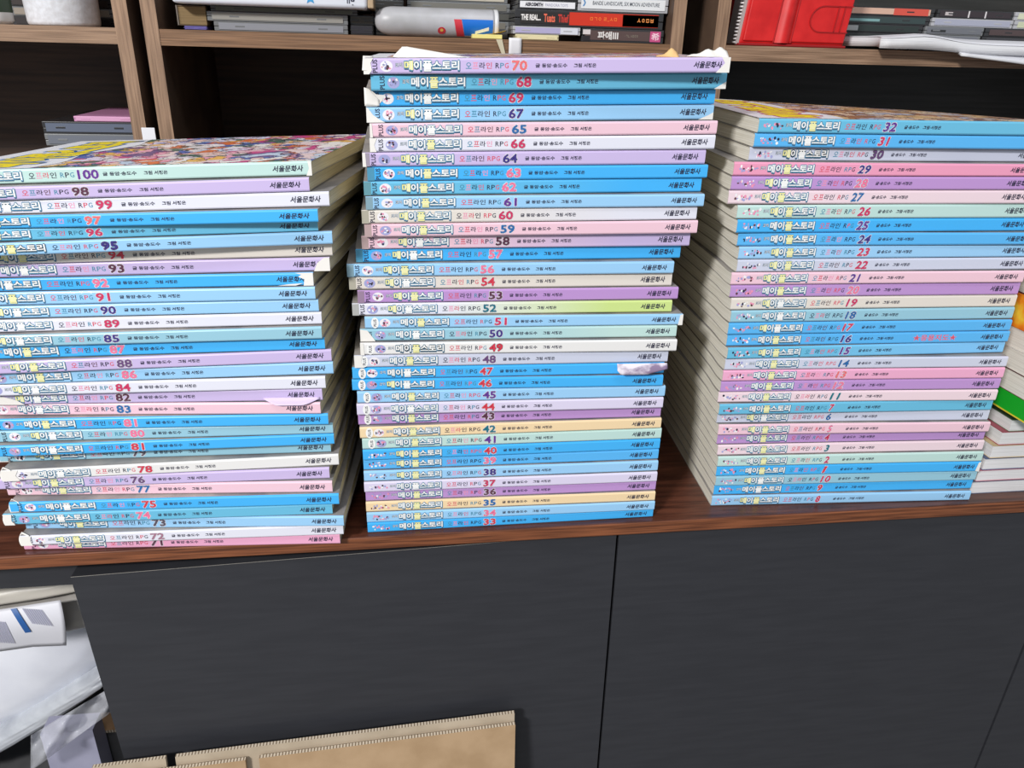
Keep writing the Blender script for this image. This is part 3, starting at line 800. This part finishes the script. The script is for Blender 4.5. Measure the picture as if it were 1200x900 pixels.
# second tower
y = 0.305
for k, (c, sh_) in enumerate((((96, 92, 88), CLEAR_D), ((120, 116, 108), CLEAR), ((84, 84, 80), CLEAR_D), ((120, 118, 112), CLEAR))):
    disc_case('dark disc case behind the lying bottle, %s' % ['lowest of its tower', 'second of its tower', 'third of its tower', 'fourth of its tower'][k], X(478, y), X([599, 596, 600, 597][k], y), y, Z+0.0076*k, 0.0074, sh_, c, G1)
disc_case('cream-edged lettered disc case just above the lying bottle', X(478, y), X(594, y), y, Z+0.0304, 0.0080, CLEAR, (196, 188, 172), G1,
          (('LOUDNESS', .23, .52, .3, .7, (60, 56, 54), .02), ('ENCORE', .60, .78, .3, .7, (60, 56, 54), .02)))
disc_case('black disc case on top of the cream-edged lettered case', X(476, y), X(592, y), y, Z+0.0386, 0.0080, CLEAR_D, (48, 44, 44), G1, (), extra=[(.78, .94, .2, .8, (176, 156, 140))])
y = 0.315
for k in range(4):
    disc_case('grey disc case between white box and lying bottle, %s' % ['lowest', 'second up', 'third up', 'fourth up'][k], X(440, y), X(474, y), y, Z+0.0076*k, 0.0074, CLEAR if k % 2 else CLEAR_D, (110, 108, 104), G1)
disc_case('white-edged disc case right of the white box, topmost there', X(439, y), X(474, y), y, Z+0.0304, 0.0094, CLEAR_L, (222, 220, 218), G1)
# bottle lying on its side
y = 0.2685; rad = 0.0118
x0, x1 = X(440, y), X(583, y)
o = thing('plastic_bottle', ((x0+x1)/2, y, Z), 'milky plastic bottle lying on the middle shelf with a blue and red label', 'bottle')
hx = (x1-x0)/2
b = MB()
prof = [(0.001, -hx)]+[(rad*math.sin(math.pi/2*k/8)**0.75, -hx+0.017*(1-math.cos(math.pi/2*k/8))) for k in range(1, 9)]+[(rad, 0), (rad, hx-0.006), (rad*0.985, hx-0.004)]
b.lathe(prof, 48, 0, 'X', True, (0, 0, rad))
b.build('body', noise_mat('milky_white_plastic', (168, 168, 170), (190, 190, 196), 30, rough=0.4), o)
b = MB(); b.lathe([(rad*0.6, hx-0.004), (rad*1.0, hx-0.0038), (rad*1.01, hx-0.001), (rad*0.95, hx)], 48, 0, 'X', True, (0, 0, rad)); b.build('cap', mat('white_cap', (214, 214, 216), .35), o)
b = MB()
def cyl(u, a, k=0.00025): return (u, -(rad+k)*math.cos(a), rad+(rad+k)*math.sin(a))
u0, u1 = X(540, y)-(x0+x1)/2, X(576, y)-(x0+x1)/2
b.grid(lambda a, c: cyl(u0+(u1-u0)*a+(0.003*(1-a))*(1-c)*1.0, R(-55+70*c)), 8, 10, 0)
b.grid(lambda a, c: cyl(u0-0.0068+0.0066*a+0.003*(1-c), R(-62+76*c)), 3, 10, 1)
b.grid(lambda a, c: cyl(u0+0.012+0.012*a, R(-44+14*c+18*a), 0.0004), 6, 2, 2)
for q in range(10):
    pass
b.add([cyl(X(517, y)-(x0+x1)/2+0.0035*math.cos(k*math.pi/8), R(-33)+0.28*math.sin(k*math.pi/8)) for k in range(16)], [tuple(range(16))], 1)
b.add([cyl(X(517, y)-(x0+x1)/2+0.0015*math.cos(k*math.pi/6), R(-30)+0.12*math.sin(k*math.pi/6), .0004) for k in range(12)], [tuple(range(12))], 3)
b.build('label', [mat('label_blue', (22, 110, 206), .4), mat('label_red', (206, 56, 70), .4), mat('label_white', (230, 230, 220), .4), mat('label_yellow', (226, 180, 90), .4)], o)
# sticky notes and tape on the shelf edge
o = thing('sticky_note_pad', (X(571, .2508, 48), .2508, Z), 'yellow sticky note pad at the front of the middle shelf', 'sticky notes')
hw = (X(588, .2508)-X(553, .2508))/2
b = MB(); b.rbox(-hw, hw, 0, .045, 0, .0034, .0003); b.build('pad', mat('pale_yellow_paper', (240, 226, 140), .7), o)
b = MB(); b.grid(lambda a, c: (-hw*.1+1.35*hw*a, .0006+.035*c, .0036+.0034*(a**1.5)*(1-.5*c)), 8, 5, 0, True, .0003); b.build('loose_sheet', mat('ochre_paper', (222, 180, 70), .7), o)
o = MB()
xa = X(588, .2494, 56)
o.add([(xa-.0052, .2490, .3474), (xa+.0002, .2490, .3474), (xa+.0034, .2490, .3352), (xa+.0002, .2490, .3352), (xa-.0052, .2493, .3474), (xa+.0002, .2493, .3474), (xa+.0034, .2493, .3352), (xa+.0002, .2493, .3352)],
      [(0, 1, 2, 3), (7, 6, 5, 4), (0, 4, 5, 1), (1, 5, 6, 2), (2, 6, 7, 3), (3, 7, 4, 0)])
tag(o.build('tape_strip', mat('yellowed_tape', (206, 196, 170), .5)), 'slanting yellowed tape strip on the middle shelf edge', 'tape')
o = MB(); xa = X(603.5, .2494, 56)
o.grid(lambda a, c: (xa-.0056+.0112*a, .2492-.0006*math.sin(3*c)-.0002, .3345+.0145*c), 4, 6, 0, True, .0002)
tag(o.build('tape_strip', mat('white_tape', (226, 224, 228), .5)), 'upright white tape strip on the middle shelf edge', 'tape')
# third tower
y = 0.262
disc_case('cream disc case at the bottom left of the right-hand tower', X(604, y), X(655, y), y, Z, 0.0046, mat('cream_plastic', (206, 198, 158), .4), (222, 212, 170), G1)
disc_case('lavender and white disc case under the red one', X(601, y), X(680, y), y, Z+0.0048, 0.0064, CLEAR_L, (176, 170, 206), G1, (), extra=[(.70, .96, .1, .9, (214, 216, 226))])
disc_case('brown disc case with a pink square mark, right end of shelf', X(682, y), X(778, y), y, Z, 0.0112, CLEAR_D, (88, 70, 68), G1,
          (('파애Ⅲ', .19, .44, .2, .8, (226, 222, 220), .03), ('ㆍㄱㄴ ㅅㅁㅇㅇ', .52, .68, .42, .6, (150, 146, 130), 0), ('希', .845, .945, .24, .8, (244, 206, 220), .02)),
          extra=[(.01, .10, .1, .45, (40, 36, 40)), (.01, .10, .55, .9, (214, 206, 206)), (.83, .96, .12, .9, (196, 80, 130))])
disc_case('thick half black, half red disc case with white lettering', X(603, y), X(776, y), y, Z+0.0115, 0.0134, CLEAR_D, (44, 42, 42), G1,
          (('THE REAL...', .04, .17, .34, .70, (236, 232, 230), .04), ('Tuats', .19, .265, .26, .76, (232, 110, 84), .03), ('Thief', .285, .355, .26, .76, (200, 60, 50), .03), ('ㅁㄱㅇ ㄹ..ㅅㅁ', .5, .68, .4, .66, (240, 120, 50), .02), ('ㅅㅇㅁㅂ', .82, .93, .42, .66, (240, 150, 80), .02)),
          extra=[(.36, .965, .12, .9, (206, 52, 30)), (.72, .965, .14, .86, (216, 84, 44))])
disc_case('black disc case with a white lettered strip above the red one', X(606, y), X(674.5, y), y, Z+0.0251, 0.0072, CLEAR_D, (230, 230, 234), G1, (('AEROSMITH', .12, .42, .3, .72, (50, 48, 60), .05), ('PANDORA TOYS', .46, .84, .34, .66, (150, 150, 176), .0)))
disc_case('white disc case above the red one, right end of shelf', X(675.5, y), X(780, y), y, Z+0.0251, 0.0124, CLEAR_L, (226, 228, 230), G1, (('BANDE LANDSCAPE, SIX MOON ADVENTURE', .16, .9, .36, .66, (70, 78, 90), .01), ('❯', .05, .085, .3, .75, (90, 140, 190), .02)))
disc_case('black disc case on the white-strip one in the right-hand tower', X(606, y), X(674, y), y, Z+0.0325, 0.0074, CLEAR_D, (52, 50, 54), G1)

# left shelf
y = 0.292
ca_, cb_ = X(36, y, 30), X(117, y, 30); r0 = (cb_-ca_)/2
o = thing('white_cup', ((ca_+cb_)/2, y, SHZ+.0002), 'white speckled cup standing on the left shelf', 'cup')
b = MB(); b.lathe([(r0*.93, 0), (r0*.98, .001), (r0, .003), (r0*1.10, .095), (r0*1.10, .0965), (r0*1.06, .0965), (r0*1.05, .095), (r0*.95, .006), (0.0005, .005)], 56)
b.build('body', noise_mat('speckled_white_ceramic', (228, 230, 236), (212, 212, 216), 260, rough=.35, bump=.2), o)
b = MB(); b.lathe([(r0*1.085, .0962), (r0*1.115, .0966), (r0*1.115, .0982), (r0*1.06, .0984), (r0*1.05, .0966)], 56, cap=False); b.build('rim', mat('white_rim', (236, 236, 240), .3), o)
y = 0.28
o = thing('small_bottle', (X(-2, y), y, SHZ+.0002), 'small white bottle with a dark green band at the left edge of the shelf', 'bottle')
rr = X(19, y)-X(-2, y)
b = MB(); b.lathe([(rr*.85, 0), (rr, .003), (rr, .028), (rr*.9, .036), (rr*.45, .042), (rr*.45, .048)], 40); b.build('body', mat('white_plastic', (220, 222, 222), .35), o)
b = MB(); b.lathe([(rr*1.01, .009), (rr*1.012, .0095), (rr*1.012, .020), (rr*1.01, .0205)], 40, cap=False); b.build('label', mat('dark_green_label', (44, 62, 44), .5), o)
b = MB(); b.lathe([(rr*.5, .048), (rr*.52, .049), (rr*.52, .062), (rr*.48, .063)], 40); b.build('cap', mat('white_cap', (214, 214, 216), .35), o)
y = 0.345
G2 = 'disc cases behind the white cup'
for k, (c, sh_) in enumerate((((40, 34, 36), CLEAR_D), ((150, 140, 128), CLEAR), ((48, 38, 36), CLEAR_D), ((60, 44, 40), CLEAR_D))):
    disc_case(['dark disc case behind the white cup, lowest', 'greyish disc case behind the white cup, second up', 'dark disc case behind the white cup, third up', 'brown disc case behind the white cup, fourth up'][k], X(18, y), X(136, y), y, SHZ+.0002+.0078*k, .0076, sh_, c, G2, depth=.1)
# behind the left stack
y = 0.275
def carton(label, x0, x1, y0, y1, z0, z1, m, name='carton', edge=None):
    FLUTE = edge or _M['corrugated_edge']
    o = thing(name, ((x0+x1)/2, y0, z0), label, 'carton')
    hx = (x1-x0)/2; h = z1-z0
    b = MB(); b.box(-hx, hx, 0, .003, 0, h, 0, {1: 1}); b.build('front_panel', [m, FLUTE], o)
    b = MB(); b.box(-hx, hx, y1-y0-.003, y1-y0, 0, h, 0, {1: 1}); b.build('back_panel', [m, FLUTE], o)
    for s, t_ in ((-hx, -hx+.003), (hx-.003, hx)):
        b = MB(); b.box(s, t_, .003, y1-y0-.003, 0, h, 0, {1: 1}); b.build('side_panel', [m, FLUTE], o)
    b = MB(); b.box(-hx+.003, hx-.003, .003, y1-y0-.003, 0, .003); b.build('bottom_panel', m, o)
    b = MB(); b.box(-hx+.003, hx-.003, .003, y1-y0-.003, h-.003, h); b.build('top_panel', m, o)
    return o
carton('dark brown carton under the pink-topped discs behind the left stack', X(64, y, 150), -.2475, y+.004, y+.13, .0002, .2187, noise_mat('dark_brown_card', (52, 40, 32), (66, 52, 42), 20, rough=.8))
G3 = 'disc cases behind the left stack'
for k, (c, sh_) in enumerate((((104, 106, 112), CLEAR), ((112, 114, 120), CLEAR), ((120, 122, 128), CLEAR), ((110, 114, 124), CLEAR), ((96, 104, 122), CLEAR_D))):
    disc_case('grey disc case on the dark carton, %s' % ['lowest of the small pile', 'second of the small pile', 'third of the small pile', 'fourth of the small pile', 'fifth of the small pile'][k], X([60, 56, 58, 50, 50][k], y, 150), X(160, y, 150), y, .2189+.0104*k, .0102, sh_, c, G3, depth=.12)
disc_case('thin pink disc case on top of the grey ones, dark carton', X(86, y, 138), X(160, y, 138), y, .2189+.0520, .0046, mat('pink_plastic', (200, 140, 180), .35), (214, 160, 194), G3, depth=.1)
b = MB(); p0, p1 = at(165.5, 149.5, .2494), at(183, 161, .2494)
b.rbox(p0.x, p1.x, .2485, .2497, p1.z-.004, p0.z, .0004)
tag(b.build('paper_tag', mat('white_tag', (232, 232, 238), .6)), 'small white tag on the left bookcase upright above the comics', 'tag')

# right shelf
ZR = 0.3486
RED_V = noise_mat('red_vinyl', (196, 24, 26), (214, 36, 36), 60, rough=.42, bump=.12)
RED_L = mat('red_vinyl_line', (170, 20, 24), .5)
y = 0.262
xa, xb = X(866, y, 53), X(990, y, 56)
o = thing('zip_case', (xa, y, ZR), 'red vinyl case with white zipper teeth on the right shelf', 'case')
wd = xb-xa; SHR = 0.10
def sh(mb):
    mb.v = [(x_+SHR*z_, y_, z_) for (x_, y_, z_) in mb.v]; return mb
b = MB(); b.rbox(0, wd, 0.003, .05, .0006, .08, .003, 0, 3, True); sh(b).build('body', RED_V, o)
b = MB(); b.rbox(.0035, wd-.002, 0.0012, .004, .004, .078, .001); sh(b).build('front_panel', RED_V, o)
b = MB(); rx = X(906, y, 50)-xa
vs = []; n_ = 10
b.grid(lambda a, c: (rx+.001+.015*a, .0012-.0042*math.sin(math.pi*a), .003+.077*c), 12, 6, 0); sh(b).build('spine_ridge', RED_V, o)
for dx in (0, .0168):
    b = MB(); b.rbox(rx-.0006+dx, rx+.0006+dx, .0004, .0016, .003, .08, .0003); sh(b).build('seam', RED_L, o)
b = MB()
e0, e1 = X(946, y, 30)-xa, X(1000, y, 30)-xa-.006
pts = [(e1, .0135), (e0+.012, .0135)]+[(e0+.012-.012*math.sin(math.pi*k/12), .0245-.011*math.cos(math.pi*k/12)) for k in range(1, 12)]+[(e0+.012, .0355), (e1, .0355)]
pts = [(p[0], p[1]) for p in pts]
for (q, r_) in zip(pts, pts[1:]):
    d_ = Vector((r_[0]-q[0], r_[1]-q[1])); nn = Vector((-d_.y, d_.x)).normalized()*.0005
    b.add([(q[0]-nn.x, .0003, q[1]-nn.y), (r_[0]-nn.x, .0003, r_[1]-nn.y), (r_[0]+nn.x, .0003, r_[1]+nn.y), (q[0]+nn.x, .0003, q[1]+nn.y),
           (q[0]-nn.x, .0014, q[1]-nn.y), (r_[0]-nn.x, .0014, r_[1]-nn.y), (r_[0]+nn.x, .0014, r_[1]+nn.y), (q[0]+nn.x, .0014, q[1]+nn.y)],
          [(0, 1, 2, 3), (0, 4, 5, 1), (2, 6, 7, 3)])
for dx in (.014, .008):
    b.box(e1-dx-.0005, e1-dx+.0005, .0003, .0014, .0135, .0355)
sh(b).build('embossed_pocket', RED_L, o)
b = MB(); b.rbox(-.0008, wd+.0005, -.0005, .052, 0, .0022, .0008); b.build('bottom_edge', mat('dark_red_edge', (150, 16, 22), .5), o)
b = MB(); b.rbox(-.0016, .0012, .004, .03, .001, .08, .0005); sh(b).build('zipper_tape', mat('grey_tape', (170, 160, 158), .7), o)
b = MB()
for k in range(26):
    z_ = .002+.003*k; b.rbox(-.0042, -.0008, .006, .009, z_, z_+.0014, .0003)
sh(b).build('zipper_teeth', mat('white_teeth', (226, 220, 220), .5), o)

G4 = 'disc cases on the right shelf'
y = 0.305
for k, (c, sh_, ex) in enumerate((((64, 66, 66), CLEAR, ()), ((52, 58, 58), CLEAR_D, [(.45, .8, .3, .6, (150, 156, 156))]), ((46, 56, 54), CLEAR_D, [(.34, .46, .2, .8, (170, 176, 176))]),
                                   ((56, 70, 70), CLEAR_D, [(.34, .6, .3, .6, (120, 160, 160))]), ((206, 170, 150), CLEAR_D, [(.68, .95, .1, .9, (206, 84, 70))]))):
    disc_case(['grey disc case right of the red case, lowest', 'blackish disc case right of the red case, second up', 'dark green disc case right of the red case, third up', 'dark teal disc case right of the red case, fourth up', 'peach and red disc case right of the red case, topmost'][k],
              X(1000-62, y), X([1056, 1064, 1080, 1086, 1090][k], y), y, ZR+.0078*k, .0076, sh_, c, G4, (), extra=ex)
for k, (c, sh_, ex) in enumerate((((110, 112, 116), CLEAR, ()), ((118, 120, 128), CLEAR, [(.25, .5, .3, .6, (60, 62, 66))]), ((110, 112, 118), CLEAR, [(.1, .35, .3, .6, (48, 50, 52))]), ((164, 166, 182), CLEAR_L, ()), ((58, 50, 54), CLEAR_D, [(.1, .2, .3, .7, (190, 180, 180)), (.4, .42, .1, .9, (210, 205, 205)), (.62, .64, .1, .9, (210, 205, 205))]))):
    disc_case(['clear disc case behind the papers, lowest', 'clear disc case behind the papers, second up', 'clear disc case behind the papers, third up', 'pale lavender disc case behind the papers, fourth up', 'dark segmented disc case behind the papers, topmost'][k],
              X([1059, 1067, 1083, 1089, 1093][k], y), X([1150, 1150, 1152, 1184, 1182][k], y), y, ZR+.0078*k, .0076, sh_, c, G4, (), extra=ex)
for k, (c, sh_) in enumerate((((64, 66, 68), CLEAR_D), ((70, 70, 74), CLEAR_D), ((80, 66, 66), CLEAR_D), ((196, 200, 170), CLEAR_L), ((206, 208, 182), CLEAR_L))):
    disc_case(['black disc case at the right frame edge, lowest', 'black disc case at the right frame edge, second up', 'dark red disc case at the right frame edge, third up', 'pale green disc case at the right frame edge, fourth up', 'pale cream disc case at the right frame edge, topmost'][k],
              X([1152, 1152, 1154, 1186, 1184][k], y), X(1296, y), y, ZR+.0078*k, .0076, sh_, c, G4)
SHEET = mat('white_sheet_paper', (224, 224, 230), .6); SHEET2 = page_mat('booklet_page_edges', (190, 190, 194), (224, 224, 226))
def booklet(label, u0, u1, yf, yb, z0, t, droop, wave, name='booklet'):
    xa, xb = X(u0, .245, 60), X(u1, .245, 60)
    o = thing(name, ((xa+xb)/2, .25, z0), label, 'booklet', 'white booklets on the right shelf'); hx = (xb-xa)/2
    def top(a, c, k=1.0):
        yy = yf+(yb-yf)*c
        zf = -droop*max(0, min(1, (.2495-yy)/.02))**1.3*(0.35+0.65*min(1, a*2.4))
        return (-hx+2*hx*a+.006*math.sin(5*c)*(1 if a < .05 else 0), yy-.25, zf+t*k+wave*math.exp(-((a-.17)/.10)**2)*(1-.35*c)*(.25+.75*k))
    n1, n2 = 26, 12
    b = MB()
    vs = []
    for k in (0.02, .93):
        for i in range(n1+1):
            for j in range(n2+1): vs.append(top(i/n1, j/n2, k))
    I = lambda k, i, j: k*(n1+1)*(n2+1)+i*(n2+1)+j
    fs = [(I(1, i, j), I(1, i+1, j), I(1, i+1, j+1), I(1, i, j+1)) for i in range(n1) for j in range(n2)]+[(I(0, i, j+1), I(0, i+1, j+1), I(0, i+1, j), I(0, i, j)) for i in range(n1) for j in range(n2)]
    fs += [(I(0, i, 0), I(0, i+1, 0), I(1, i+1, 0), I(1, i, 0)) for i in range(n1)]+[(I(0, i+1, n2), I(0, i, n2), I(1, i, n2), I(1, i+1, n2)) for i in range(n1)]
    fs += [(I(0, 0, j+1), I(0, 0, j), I(1, 0, j), I(1, 0, j+1)) for j in range(n2)]+[(I(0, n1, j), I(0, n1, j+1), I(1, n1, j+1), I(1, n1, j)) for j in range(n2)]
    b.add(vs, fs, 0, True); b.build('pages', SHEET2, o)
    b = MB(); b.grid(lambda a, c: Vector(top(a, c, 1.0))+Vector((0, 0, .0001)), n1, n2, 0, True, .0003); b.build('top_sheet', SHEET, o)
    return o
booklet('lower white booklet drooping over the right shelf edge', 1112, 1330, .226, .30, ZR, .0022, .0105, 0.0)
booklet('upper white booklet with a curled left corner on the right shelf', 1022, 1330, .234, .30, ZR+.0024, .0085, .006, .004)

# ------------------------------------------------------------------ below: bags and cartons in the open compartment
def pillow(name, mats, o, c, size, rot, e=0.55, wr=0.05, seed=0, sub=5, wl=9.0):
    bm = bmesh.new(); bmesh.ops.create_icosphere(bm, subdivisions=sub, radius=1)
    Rm = Matrix.Rotation(rot[2], 3, 'Z') @ Matrix.Rotation(rot[1], 3, 'Y') @ Matrix.Rotation(rot[0], 3, 'X')
    rn = random.Random(seed)
    W_ = [(Vector((rn.uniform(-1, 1), rn.uniform(-1, 1), rn.uniform(-1, 1)))*wl*rn.uniform(.3, 1.2), rn.uniform(0, 6.28), rn.uniform(.4, 1)) for _ in range(9)]
    for v in bm.verts:
        p = v.co.normalized()
        q = Vector([math.copysign(abs(k)**e, k) for k in p])
        q = q/max(1e-6, (abs(q.x)**3+abs(q.y)**3+abs(q.z)**3)**(1/3))
        d = sum(a_*(1-abs(math.sin(q.dot(w_)+ph_)))**2 for (w_, ph_, a_) in W_)/9
        q = Vector((q.x*size[0], q.y*size[1], q.z*size[2]))*(1+wr*(d*2-.6))
        v.co = Vector(c)+Rm @ q
    b = MB(); b.bm(bm, 0, True)
    return b.build(name, mats, o)
PLASTIC_W = noise_mat('white_plastic_film', (238, 240, 248), (220, 223, 234), 14, rough=.33, bump=.4)
PLASTIC_C = noise_mat('cream_plastic_film', (190, 184, 174), (206, 200, 190), 16, rough=.4, bump=.5)
PLASTIC_G = noise_mat('grey_plastic_film', (140, 136, 132), (158, 154, 150), 40, rough=.35, bump=.3)
G5 = None
ZB = -0.785
# cartons on the compartment floor
LAV = noise_mat('lavender_grey_card', (150, 150, 172), (164, 164, 186), 25, rough=.7)
c1 = at(47, 862, .085); c2 = at(110, 862, .085)
ztop = at(80, 858, .085).z
carton('lavender grey carton under the clear film in the open compartment', c1.x, c2.x, .085, .106, ZB, ztop, LAV, edge=LAV)
g1 = at(116, 860, .11)
DGREY = noise_mat('dark_grey_card', (78, 78, 80), (92, 92, 94), 30, rough=.4)
carton('dark grey carton beside the lavender one, behind the door edge', g1.x, -0.2635, .11, .128, ZB, at(125, 853, .11).z-.0035, DGREY)
carton('dark grey carton under the white bag, left of the lavender one', -.62, c1.x-.006, .10, .40, ZB, at(10, 935, .13).z, DGREY)
# tan board lying across
t0 = at(101, 850, .10)
b = MB(); bx0, bx1 = at(88, 848, .105).x, -0.2640
tz = at(125, 853, .11).z-.0033
b.box(bx0, bx1, .107, .130, tz, tz+.0032, 0, {2: 1})
tag(b.build('cardboard_sheet', [CARD, FLUTE]), 'brown corrugated sheet lying on the dark grey carton', 'cardboard')
# big white bag
BAG = at(14, 806, .14)
o = thing('plastic_bag', (BAG.x, .19, at(10, 935, .13).z), 'large white plastic bag bulging out of the open compartment', 'bag')
o_l = lambda p: (p[0]-BAG.x, p[1]-.19, p[2]-at(10, 935, .13).z)
pillow('body', PLASTIC_W, o, o_l((BAG.x-.012, .202, BAG.z+.004)), (.120, .060, .062), (0, R(-31), 0), .66, .06, 4, 5, 7)
FC = at(30, 858, .132)
pillow('lower_fold', noise_mat('grey_white_film', (196, 200, 206), (170, 174, 182), 9, (2, 2, 9), rough=.3, bump=.4), o, o_l((FC.x, .156, FC.z)), (.112, .024, .0105), (0, R(-33), 0), .8, .10, 9, 5, 12)
# printed package
PK = at(20, 738, .075)
o = thing('shipping_package', (PK.x, .10, PK.z-.02), 'grey plastic package with a white printed label and blue stripe', 'package')
ol = lambda p: (p[0]-PK.x, p[1]-.10, p[2]-PK.z+.02)
pillow('body', PLASTIC_G, o, ol((PK.x-.005, .100, PK.z-.001)), (.105, .023, .021), (0, R(-8), 0), .6, .04, 12, 5, 6)
def lab_pt(a, c):
    u = -12+90*a; v = 716+50*c-14*a+10*(a-.6)*(a > .6)*c
    p = at(u-8*c*(1-a), v, .0735-.008*math.sin(math.pi*min(1, c*.9+.1)))
    return (p.x-PK.x, p.y-.10, p.z-PK.z+.02)
b = MB(); b.grid(lambda a, c: lab_pt(a*(.86+.14*math.sin(math.pi*.5*(.3+c*.7))), c), 20, 12, 0, True, .0004)
def lp(u, v):
    p = Vector(lab_pt(u, v)); return (p.x, p.y-.0012, p.z+.0004)
b.grid(lambda a, c: lp(.28+.075*a+.22*c, .02+.62*c), 3, 12, 1)
for q in range(9):
    b.grid(lambda a, c, q=q: lp(.43+.030*q+.014*a+.15*c, .05+.012*q+.40*c), 1, 5, 2)
for q in range(8):
    b.grid(lambda a, c, q=q: lp(.0+.030*q+.014*a+.16*c, .22+.012*q+.55*c), 1, 5, 2)
b.build('label', [mat('label_paper', (226, 226, 234), .5), mat('label_stripe_blue', (36, 92, 160), .5), mat('label_print_grey', (186, 186, 206), .6)], o)
# cream bag on top
p0, p1 = at(0, 716, .075), at(84, 690, .075)
o = thing('plastic_bag', (p0.x, .105, p0.z), 'folded cream plastic bag on top of the grey package', 'bag')
pillow('body', PLASTIC_C, o, (-.035, .0, .0072), (.140, .030, .0105), (0, R(-5), 0), .6, .05, 21, 5, 8)
# clear film
FILM = mat('clear_film', (226, 228, 236), .08, .8, alpha=.28)
o = MB()
def film(a, c):
    p = at(36+98*a, 872-62*a+(4+38*(1-.35*a))*(c-.25), .062+.006*math.sin(9*a+4*c)+.004*math.sin(17*a-5*c))
    return p
o.grid(film, 28, 12, 0, True, .0002)
tag(o.build('clear_film', FILM), 'crumpled clear plastic film under the white bag', 'film')

# flattened carton leaning on the door
A = at(604, 846, -.004); Bp = at(208, 896, -.004)
ang = math.atan2(A.z-Bp.z, A.x-Bp.x)
H = A.z+.80
o = thing('flattened_carton', (A.x, -.004-H*.10, -.80), 'flattened brown carton leaning against the charcoal door', 'carton')
def leanpt(x, d, z):
    """x leftwards from the right edge, d depth (0 = front skin), z below the slanting top"""
    zz_ = (A.z-x*math.tan(ang)*1.0) - z
    zz_ = max(zz_, -.7995)
    yv = -.004-(A.z-zz_)*.10+d
    return (A.x-x-A.x, yv-(-.004-H*.10), zz_+.80)
def board(name, x0, x1, z0, z1, d0, d1, dz=0.0, m=CARD_F):
    b = MB(); v = []
    for d in (d0, d1):
        v += [leanpt(x1, d, z0+dz), leanpt(x0, d, z0+dz), leanpt(x0, d, z1), leanpt(x1, d, z1)]
    b.add(v, [(0, 3, 2, 1), (4, 5, 6, 7), (1, 2, 6, 5), (0, 4, 7, 3), (3, 7, 6, 2)], 0)
    b.add(v, [(0, 1, 5, 4)], 1)
    return b.build(name, [m, FLUTE], o)
wx = lambda u, v, d=0: A.x-at(u, v, -.004+d).x
f1 = wx(304, 889); f2 = wx(288, 891); f3 = wx(140, 905)
board('flap', 0.0, f1, 0.0, .11, 0, .0032, .003)
board('flap', f2, f3, 0.0, .11, 0, .0032, .003)
board('panel', 0.0, f3, .1102, 1.0, 0, .0032)
b1 = wx(207, 889, .007); b2 = wx(196, 891, .007); b3 = wx(110, 900, .007)
PALE = noise_mat('pale_inner_card', (176, 160, 138), (190, 174, 152), 40, rough=.85)
board('flap', 0.0, b1, 0.0, .11, .0058, .0090, -.0035, PALE)
board('flap', b2, b3, 0.0, .11, .0058, .0090, -.0035, PALE)
board('panel', 0.0, b3, .1102, 1.0, .0058, .0090, 0, PALE)
